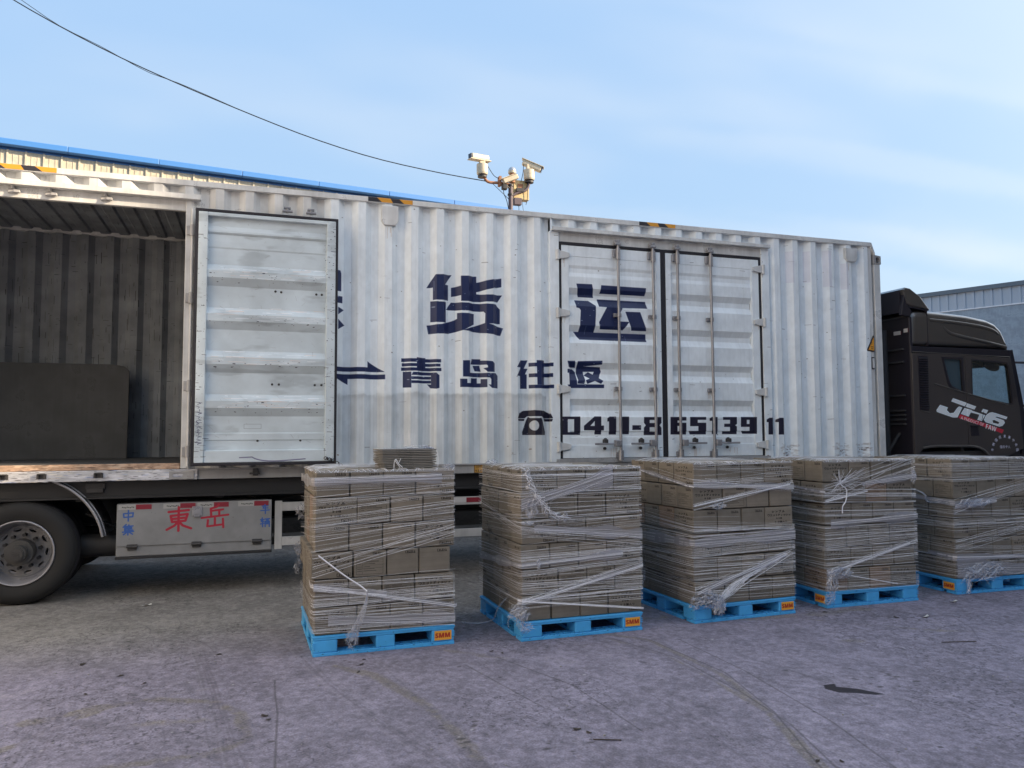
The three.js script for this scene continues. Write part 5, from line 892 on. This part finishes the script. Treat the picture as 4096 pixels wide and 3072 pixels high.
const FILM = [
  { bands: [[-1, 0.9, 2, 1.15, 0.28, 34], [-1, 0.65, 2, 1.0, 0.30, 30], [-0.4, 0.50, 1.4, 0.95, 0.12, 12], [-1, 0.36, 2, 0.42, 0.30, 52], [-1, 0.25, 2, 0.20, 0.22, 30], [-1, 1.16, 2, 1.22, 0.10, 16]], veils: [[-0.1, 0.50, 1.05, 0.27, 0.035], [0.0, 0.47, 0.5, 0.40, 0.06], [-0.9, 1.18, 0.9, 1.2, 0.07], [0.1, 0.24, 1.0, 0.2, 0.09]] },
  { bands: [[-1, 1.1, 2, 1.14, 0.26, 44], [-1, 0.8, 2, 0.92, 0.24, 30], [-1, 0.95, 1.2, 0.66, 0.10, 22], [-1, 0.52, 2, 0.66, 0.24, 50], [-1, 0.38, 2, 0.36, 0.30, 56], [0, 0.28, 1.05, 0.52, 0.07, 20], [-1, 1.2, 2, 1.2, 0.08, 14]], veils: [[-0.02, 0.28, 1.0, 0.50, 0.035], [0, 0.99, 0.75, 1.20, 0.13], [-0.95, 0.5, 0.9, 0.6, 0.06], [0.1, 0.82, 1.0, 0.74, 0.08], [-0.02, 0.30, 1.0, 0.17, 0.018]] },
  { bands: [[0, 1.16, 1, 1.18, 0.18, 26], [-0.6, 1.2, 1.1, 1.02, 0.06, 10], [0, 0.92, 1.02, 1.10, 0.05, 16], [-1, 0.80, 1.1, 0.72, 0.16, 26], [-1, 0.6, 2, 0.66, 0.22, 44], [-1, 0.42, 2, 0.45, 0.26, 40], [0, 0.25, 1.02, 0.52, 0.08, 26], [-1, 0.3, 2, 0.24, 0.18, 26]], veils: [[-1, 1.22, 0.0, 1.09, 0.03], [0, 1.10, 1.0, 1.06, 0.05], [0.02, 0.24, 0.9, 0.50, 0.05], [-0.9, 0.62, 1.0, 0.66, 0.08], [0.0, 0.93, 0.96, 1.08, 0.015]] },
  { bands: [[0, 0.98, 1.02, 1.24, 0.2, 36], [-1, 0.98, 2, 0.94, 0.16, 30], [-1, 0.84, 2, 0.8, 0.10, 18], [-1, 0.60, 2, 0.66, 0.26, 46], [-1, 0.42, 2, 0.46, 0.22, 36], [0, 0.32, 1.02, 0.55, 0.05, 18], [-1, 0.26, 2, 0.24, 0.2, 28]], veils: [[0, 0.92, 0.45, 1.0, 0.025], [0, 0.30, 0.9, 0.52, 0.03], [0.2, 0.28, 0.75, 0.17, 0.012], [0.05, 0.72, 1.0, 0.76, 0.07], [-0.9, 1.06, 0, 1.0, 0.02], [0.4, 1.06, 1, 1.12, 0.05]] },
  { bands: [[-1, 1.12, 2, 1.16, 0.2, 36], [0, 0.82, 1.5, 1.14, 0.14, 30], [-1, 0.7, 2, 0.7, 0.24, 40], [0, 0.45, 1.2, 0.66, 0.12, 24], [-1, 0.4, 2, 0.36, 0.26, 40], [-1, 0.22, 2, 0.24, 0.14, 20]], veils: [[-0.3, 0.36, 1.2, 0.31, 0.05], [0, 0.24, 0.9, 0.2, 0.14], [0, 0.83, 0.5, 0.87, 0.06], [-0.9, 0.92, 0, 0.85, 0.05]] },
];
const FILMWORDS = ['threads of clear stretch film round the bundle-topped stack, with a long hanging tail', 'clear stretch film round the second stack with a torn tuft at its upper corner', 'clear stretch film round the middle stack, knotted at the lower front corner', 'clear stretch film round the fourth stack with a loose cord on its front', 'clear stretch film round the stack nearest the cab with a milky lower band'];
STACKS.forEach(([sx, sz, turn, words, ord, lab, top], s) => {
  const t = thing('stretch_film', FILMWORDS[s], 'film wrap', [sx, 0, sz], turn, 'film wraps round the stacks');
  const L = (name, geos, m, o = {}) => part(name, geos, m, t, { local: true, ...o });
  const LP = (name, list, m) => list.forEach((g) => L(name, g, m));
  const strands = [];
  for (const [q0, y0, q1, y1, spread, n] of FILM[s].bands) for (let k = 0; k < n * 0.72; k++) {
    const a = rr(-0.5, 0.5), b = clamp(a * rr(-0.1, 1.2) + rr(-0.28, 0.28), -0.7, 0.7), ya = y0 + a * spread, yb = y1 + b * spread, off = rr(0.006, 0.014), wid = 0.00028 + 0.0009 * Math.pow(rnd(), 4), pts = [];
    const qa = q0 + (rnd() < 0.35 ? rr(0, 0.9) : 0), qb = q1 - (rnd() < 0.35 ? rr(0, 0.9) : 0), steps = 22, ph = rr(0, 9);
    const stops = new Set([0, 1]); for (let i = 0; i <= steps; i++) stops.add(mix(qa, qb, i / steps));
    for (const q of [...stops].filter((q) => q >= Math.min(qa, qb) && q <= Math.max(qa, qb)).sort((m, n2) => m - n2)) { const f = (q - q0) / (q1 - q0); const y = clamp(mix(ya, yb, f) + 0.002 * Math.sin(q * 9 + ph), PH + 0.004, top + 0.002); pts.push([...skin(q, y, off), 0.6 + 0.8 * vnoise(q * 4 + ph, k), 0.0006]); }
    if (pts.length > 1) strands.push(ribbon(pts, wid * 2));
  }
  L('film_thread', strands, M.strand, { kind: 'stuff' });
  for (const [q0, y0, q1, y1, wid] of FILM[s].veils) { const pts = []; const stops = new Set([0, 1]); for (let i = 0; i <= 26; i++) stops.add(mix(q0, q1, i / 26)); for (const q of [...stops].filter((q) => q >= q0 && q <= q1).sort((m, n2) => m - n2)) { const f = (q - q0) / (q1 - q0); pts.push([...skin(q, mix(y0, y1, f), 0.016 + 0.004 * vnoise(q * 11, s)), 0.5 + 0.9 * vnoise(q * 7, s + 4), 0.004 * (vnoise(q * 23, 3) - 0.5)]); } L('film_band', ribbon(pts, wid), M.filmVeil);
    const cords = []; for (let k = 0; k < 9; k++) { const d = rr(-0.45, 0.45) * wid; cords.push(ribbon(pts.map((p, i) => [p[0], p[1] + d * (0.6 + 0.5 * vnoise(i * 0.3, k)), p[2] + 0.003 - (p[2] < 0 ? 0.003 : 0), 1, 0.0005]), rr(0.0005, 0.0014))); } L('film_crease', cords, M.strand, { kind: 'stuff' }); }
  // top edge: film gathered over the rim
  const rim = []; for (let k = 0; k < 46; k++) { const x = rr(0, 1), dx = rr(-0.06, 0.06); rim.push(tube([[x, top - 0.012, 0.012], [x + dx * 0.5, top + 0.004, 0.002], [x + dx, top + 0.004, -rr(0.02, 0.12)]], rr(0.0006, 0.0016), 4, 5)); } 
  for (let k = 0; k < 22; k++) { const y = top + rr(0.002, 0.006), z = rr(-0.9, 0); rim.push(tube([[-0.006, top - 0.01, z], [0.01, y, z], [rr(0.1, 1), y, z + rr(-0.15, 0.1)]], rr(0.0006, 0.0013), 4, 6)); }
  L('film_rim', rim, M.strand, { kind: 'stuff' });
  L('film_rim_band', [ribbon(Array.from({ length: 16 }, (_, i) => [...skin(i / 15, top - 0.008, 0.012), 0.6 + 0.8 * hash2(i, s), 0.004]), 0.018)], M.filmThick);
  if (s === 0) {
    L('film_tail', [tube([[0.03, 0.69, 0.02], [0.12, 0.615, 0.025], [0.22, 0.535, 0.03], [0.32, 0.465, 0.035], [0.36, 0.43, 0.045]], 0.0055, 6, 26)], M.strand);
    L('film_tail', [ribbon([[0.36, 0.43, 0.045], [0.362, 0.40, 0.05], [0.345, 0.34, 0.052], [0.325, 0.28, 0.05], [0.29, 0.20, 0.045], [0.26, 0.13, 0.04], [0.24, 0.08, 0.03]].map(([x, y, z]) => [x, y, z]), 0.012), crumple(0.26, 0.12, 0.035, 0.09, 0.14, 0.03, 14), ...Array.from({ length: 9 }, (_, k) => tube([[0.362 + rr(-0.005, 0.005), 0.425, 0.046], [0.35 + k * 0.003 - 0.012, 0.34, 0.05], [0.31 + k * 0.006 - 0.024, 0.24, 0.05], [0.25 + k * 0.008 - 0.03, 0.10, 0.035]], 0.0022, 4, 12))], M.filmThick);
    for (const [z, y] of [[-0.75, 0.93], [-0.9, 0.62], [-0.95, 0.47]]) LP('film_tuft', [crumple(0, 0, 0, 0.07, 0.12, 0.05, 8).rotateY(-Math.PI / 2 + 1.1).translate(-0.03, y, z)], M.filmThick);
    LP('film_tuft', [crumple(0.96, top + 0.015, -0.03, 0.09, 0.04, 0.03, 10)], M.filmThick);
  } else if (s === 1) {
    const tuft = [[0.04, 1.22], [0.06, 1.14], [0.10, 1.08], [0.15, 1.02], [0.20, 0.95], [0.27, 0.90], [0.35, 0.895]];
    LP('film_tuft', [...tuft.map(([x, y], i) => crumple(x, y, 0.012, 0.05 + 0.02 * (i % 3), 0.08, 0.025, 8)), crumple(0.08, 0.96, 0.02, 0.10, 0.14, 0.03, 14)], M.filmThick);
    L('film_tuft', Array.from({ length: 34 }, () => { const i = Math.floor(rnd() * 6), [x, y] = tuft[i], [u, v] = tuft[i + 1]; return tube([[x + rr(-0.03, 0.03), y + rr(-0.03, 0.03), rr(0.02, 0.05)], [(x + u) / 2 + rr(-0.03, 0.03), (y + v) / 2, rr(0.03, 0.06)], [u + rr(-0.04, 0.04), v + rr(-0.03, 0.03), rr(0.02, 0.05)]], rr(0.0008, 0.002), 4, 6); }), M.strand);
    LP('film_tuft', [crumple(0.05, 0.86, 0.02, 0.10, 0.03, 0.02, 10), crumple(0.13, 0.56, 0.02, 0.03, 0.09, 0.02, 10)], M.filmThick);
    LP('film_tail', [crumple(-0.02, 0.22, 0.0, 0.16, 0.13, 0.05, 16), crumple(0.0, 0.16, 0.02, 0.10, 0.12, 0.03, 12), crumple(0.03, 0.11, 0.02, 0.10, 0.08, 0.02, 10)], M.filmThick);
    for (const tl of [tube([[-0.01, 0.26, -0.3], [-0.03, 0.15, -0.45], [-0.03, 0.05, -0.55], [-0.06, 0.012, -0.62], [-0.12, 0.01, -0.60], [-0.26, 0.012, -0.68]], 0.007, 6, 34), tube([[-0.015, 0.2, -0.1], [-0.03, 0.11, -0.2], [-0.02, 0.05, -0.22]], 0.004, 5, 14)]) L('film_tail', tl, M.filmThick);
    LP('film_tuft', [crumple(0.05, top + 0.018, -0.85, 0.10, 0.05, 0.03, 10)], M.filmThick);
  } else if (s === 2) {
    LP('film_knot', [crumple(0.12, 0.19, 0.03, 0.24, 0.12, 0.05, 20), crumple(0.20, 0.13, 0.035, 0.12, 0.14, 0.05, 14), crumple(0.0, 0.17, 0.01, 0.12, 0.10, 0.04, 12)], M.filmThick);
    L('film_knot', Array.from({ length: 36 }, (_, k) => { const u = rr(0.3, 0.95); return tube([[0.18 + rr(-0.05, 0.05), 0.12 + rr(-0.04, 0.07), rr(0.03, 0.06)], [0.28 + rr(-0.03, 0.06), 0.23 + rr(-0.03, 0.03), 0.03], [u, 0.16 + 0.37 * u + rr(-0.02, 0.02), 0.018]], rr(0.0008, 0.0022), 4, 7); }), M.strand);
    LP('film_tuft', [crumple(0.23, 0.925, 0.02, 0.14, 0.05, 0.03, 12), crumple(-0.01, 0.28, -0.78, 0.05, 0.2, 0.03, 10)], M.filmThick);
  } else if (s === 3) {
    L('film_cord', [tube([[0.16, 1.10, 0.018], [0.17, 1.06, 0.02], [0.22, 1.02, 0.022], [0.225, 0.97, 0.022], [0.21, 0.91, 0.022], [0.18, 0.87, 0.02], [0.175, 0.81, 0.02]], 0.005, 6, 30)], M.strand);
    LP('film_tuft', [crumple(0.14, 0.30, 0.02, 0.22, 0.10, 0.04, 18), crumple(0.04, 0.22, 0.02, 0.12, 0.24, 0.03, 14), crumple(0.02, 0.08, 0.01, 0.12, 0.10, 0.02, 12), crumple(0.97, 1.12, 0.01, 0.06, 0.12, 0.03, 10)], M.filmThick);
    L('film_tuft', Array.from({ length: 26 }, () => tube([[0.12 + rr(-0.06, 0.1), 1.1 + rr(-0.12, 0.1), 0.018], [0.16, 1.08, 0.024], [0.25 + rr(-0.1, 0.2), 1.1 + rr(-0.1, 0.12), 0.018]], rr(0.0007, 0.0015), 4, 6)), M.strand);
  } else {
    LP('film_tuft', [crumple(0.22, 0.845, 0.02, 0.36, 0.07, 0.04, 24), crumple(0.12, 0.10, 0.015, 0.05, 0.18, 0.03, 14), crumple(0.3, 0.2, 0.02, 0.5, 0.15, 0.03, 26)], M.filmThick);
    L('film_cord', [tube([[-0.01, 0.97, -0.7], [-0.02, 0.95, -0.45], [-0.025, 0.90, -0.30], [-0.02, 0.85, -0.3], [-0.01, 0.84, -0.1]], 0.008, 6, 24)], M.filmThick);
  }
});

{ // flattened cartons tied in a bundle on the left stack
  const t = thing('flattened_carton_bundle', 'tied bundle of flattened cartons lying on top of the leftmost wrapped stack', 'cardboard bundle', [1.10, 1.268, 2.15], 0.02);
  const n = 11;
  mat('cardGrey', [0.27, 0.255, 0.235], 0.85, { map: grime });
  for (let k = 0; k < n; k++) { const y = 1.27 + k * 0.0127, e = 0.012 * Math.sin(k / n * 2.2), a = 0.895 - e + rr(-0.006, 0.006), b = 1.305 + e + rr(-0.006, 0.006), f = 2.31 + rr(-0.007, 0.006), g = 1.98;
    const m = part('flattened_carton', ext([[a + 0.02, -f], [b - 0.03, -f + 0.004], [b, -f + 0.03], [b - 0.01, -g], [a, -g], [a, -f + 0.02]], 0, 0.0078, 0).rotateX(-Math.PI / 2).rotateX(0).translate(-1.1, 0, 0).rotateZ(rr(-0.006, 0.006)).translate(1.1, y, 0), M.cardGrey, t); }
  part('film_sheet', [ext([[0.905, -2.30], [1.295, -2.30], [1.30, -1.99], [0.90, -1.99]], 0, 0.002).rotateX(-Math.PI / 2).translate(0, 1.2705 + n * 0.0127, 0), ext([[1.10, 0], [1.13, 0.012], [1.18, 0.022], [1.24, 0.02], [1.29, 0.004], [1.30, -0.01], [1.24, 0.016], [1.17, 0.017], [1.12, 0.004]], 2.02, 2.29).translate(0, 1.412, 0)], M.filmThick, t);
  part('string', [tube([[0.985, 1.272, 2.322], [0.99, 1.32, 2.324], [1.0, 1.335, 2.326]], 0.003, 5), tube([[0.99, 1.33, 2.325], [1.03, 1.272, 2.326]], 0.003, 5), tube([[1.0, 1.335, 2.326], [1.02, 1.30, 2.328], [1.05, 1.272, 2.33]], 0.003, 5), tube([[1.02, 1.305, 2.327], [1.035, 1.34, 2.33]], 0.0025, 5), tube([[1.31, 1.40, 2.31], [1.322, 1.33, 2.315], [1.315, 1.275, 2.325]], 0.0025, 5)], M.strand, t);
}

// ---------- small litter on the concrete ----------
{
  mat('leafDark', [0.035, 0.028, 0.022], 0.9); mat('paper', [0.62, 0.60, 0.56], 0.8); mat('twig', [0.05, 0.035, 0.025], 0.9);
  const lg = new THREE.CircleGeometry(1, 9), lp = lg.attributes.position; for (let i = 1; i < lp.count; i++) lp.setXYZ(i, lp.getX(i) * (0.7 + 0.5 * hash2(i, 1)), lp.getY(i) * (0.35 + 0.4 * hash2(i, 2)), 0.3 * hash2(i, 3)); lg.rotateX(-Math.PI / 2); lg.computeVertexNormals();
  const leaf0 = plain(lg);
  [[-1.05, 2.15, 0.034], [-0.20, 2.20, 0.03], [-0.77, 2.50, 0.028], [-0.61, 2.71, 0.022], [-0.91, 2.82, 0.022], [0.08, 3.53, 0.03], [0.10, 3.60, 0.02], [0.73, 2.66, 0.022], [0.70, 2.76, 0.026], [0.66, 2.92, 0.02], [1.60, 4.26, 0.03], [1.64, 4.32, 0.024], [2.50, 4.98, 0.02], [2.60, 5.02, 0.02], [5.02, 2.9, 0.035], [4.60, 2.56, 0.035], [1.60, 2.75, 0.024], [1.66, 2.82, 0.02]].forEach(([x, z, s]) => {
    const m = new THREE.Mesh(leaf0, M.leafDark); m.name = numbered('leaf_scrap'); m.position.set(x, 0.003, z); m.rotation.y = rr(0, 6); m.scale.set(s * 0.8, s * 0.5, s * 0.8); m.castShadow = m.receiveShadow = true; scene.add(m);
    tag(m, 'small dark leaf scrap lying on the bare concrete', 'leaf', 'dark leaf scraps on the concrete');
  });
  const bit = (label, x, z, s, a) => { const m = new THREE.Mesh(leaf0, M.paper); m.name = numbered('paper_scrap'); m.position.set(x, 0.003, z); m.rotation.y = a; m.scale.set(s, s, s * 0.6); scene.add(m); tag(m, label, 'paper scrap'); };
  bit('white crumpled scrap on the concrete left of the bundle-topped stack', -0.88, 0.35, 0.05, 0.5);
  bit('curled white scrap on the concrete in front of the fourth stack', 5.25, 2.98, 0.05, 0.3);
  bit('pale scrap on the concrete before the stack nearest the cab', 5.95, 2.62, 0.05, 0.1);
  const tw = (label, a, b) => tag(part('twig', bar([a[0], 0.007, a[1]], [b[0], 0.005, b[1]], 0.003, 6), M.twig, scene), label, 'twig');
  tw('short dark twig on the concrete at the bottom middle', [1.62, 4.42], [1.75, 4.47]);
  tw('thin straw on the concrete before the stack nearest the cab', [4.72, 3.62], [4.98, 3.68]);
  const gr = [], pb = new THREE.TetrahedronGeometry(1, 1);
  for (let k = 0; k < 420; k++) { const s = 0.003 + 0.006 * rnd() * rnd(), g = pb.clone(); g.scale(s * 1.3, s * 0.7, s); g.rotateY(rr(0, 6)); g.translate(rr(-2.3, 7), s * 0.3, rr(0.2, 5.4)); gr.push(g); }
  mat('grit', [0.26, 0.25, 0.25], 0.9);
  tag(part('grit', gr, M.grit, scene), 'scattered grit on the concrete yard', null, null, 'stuff');
}
renderer.render(scene, camera);
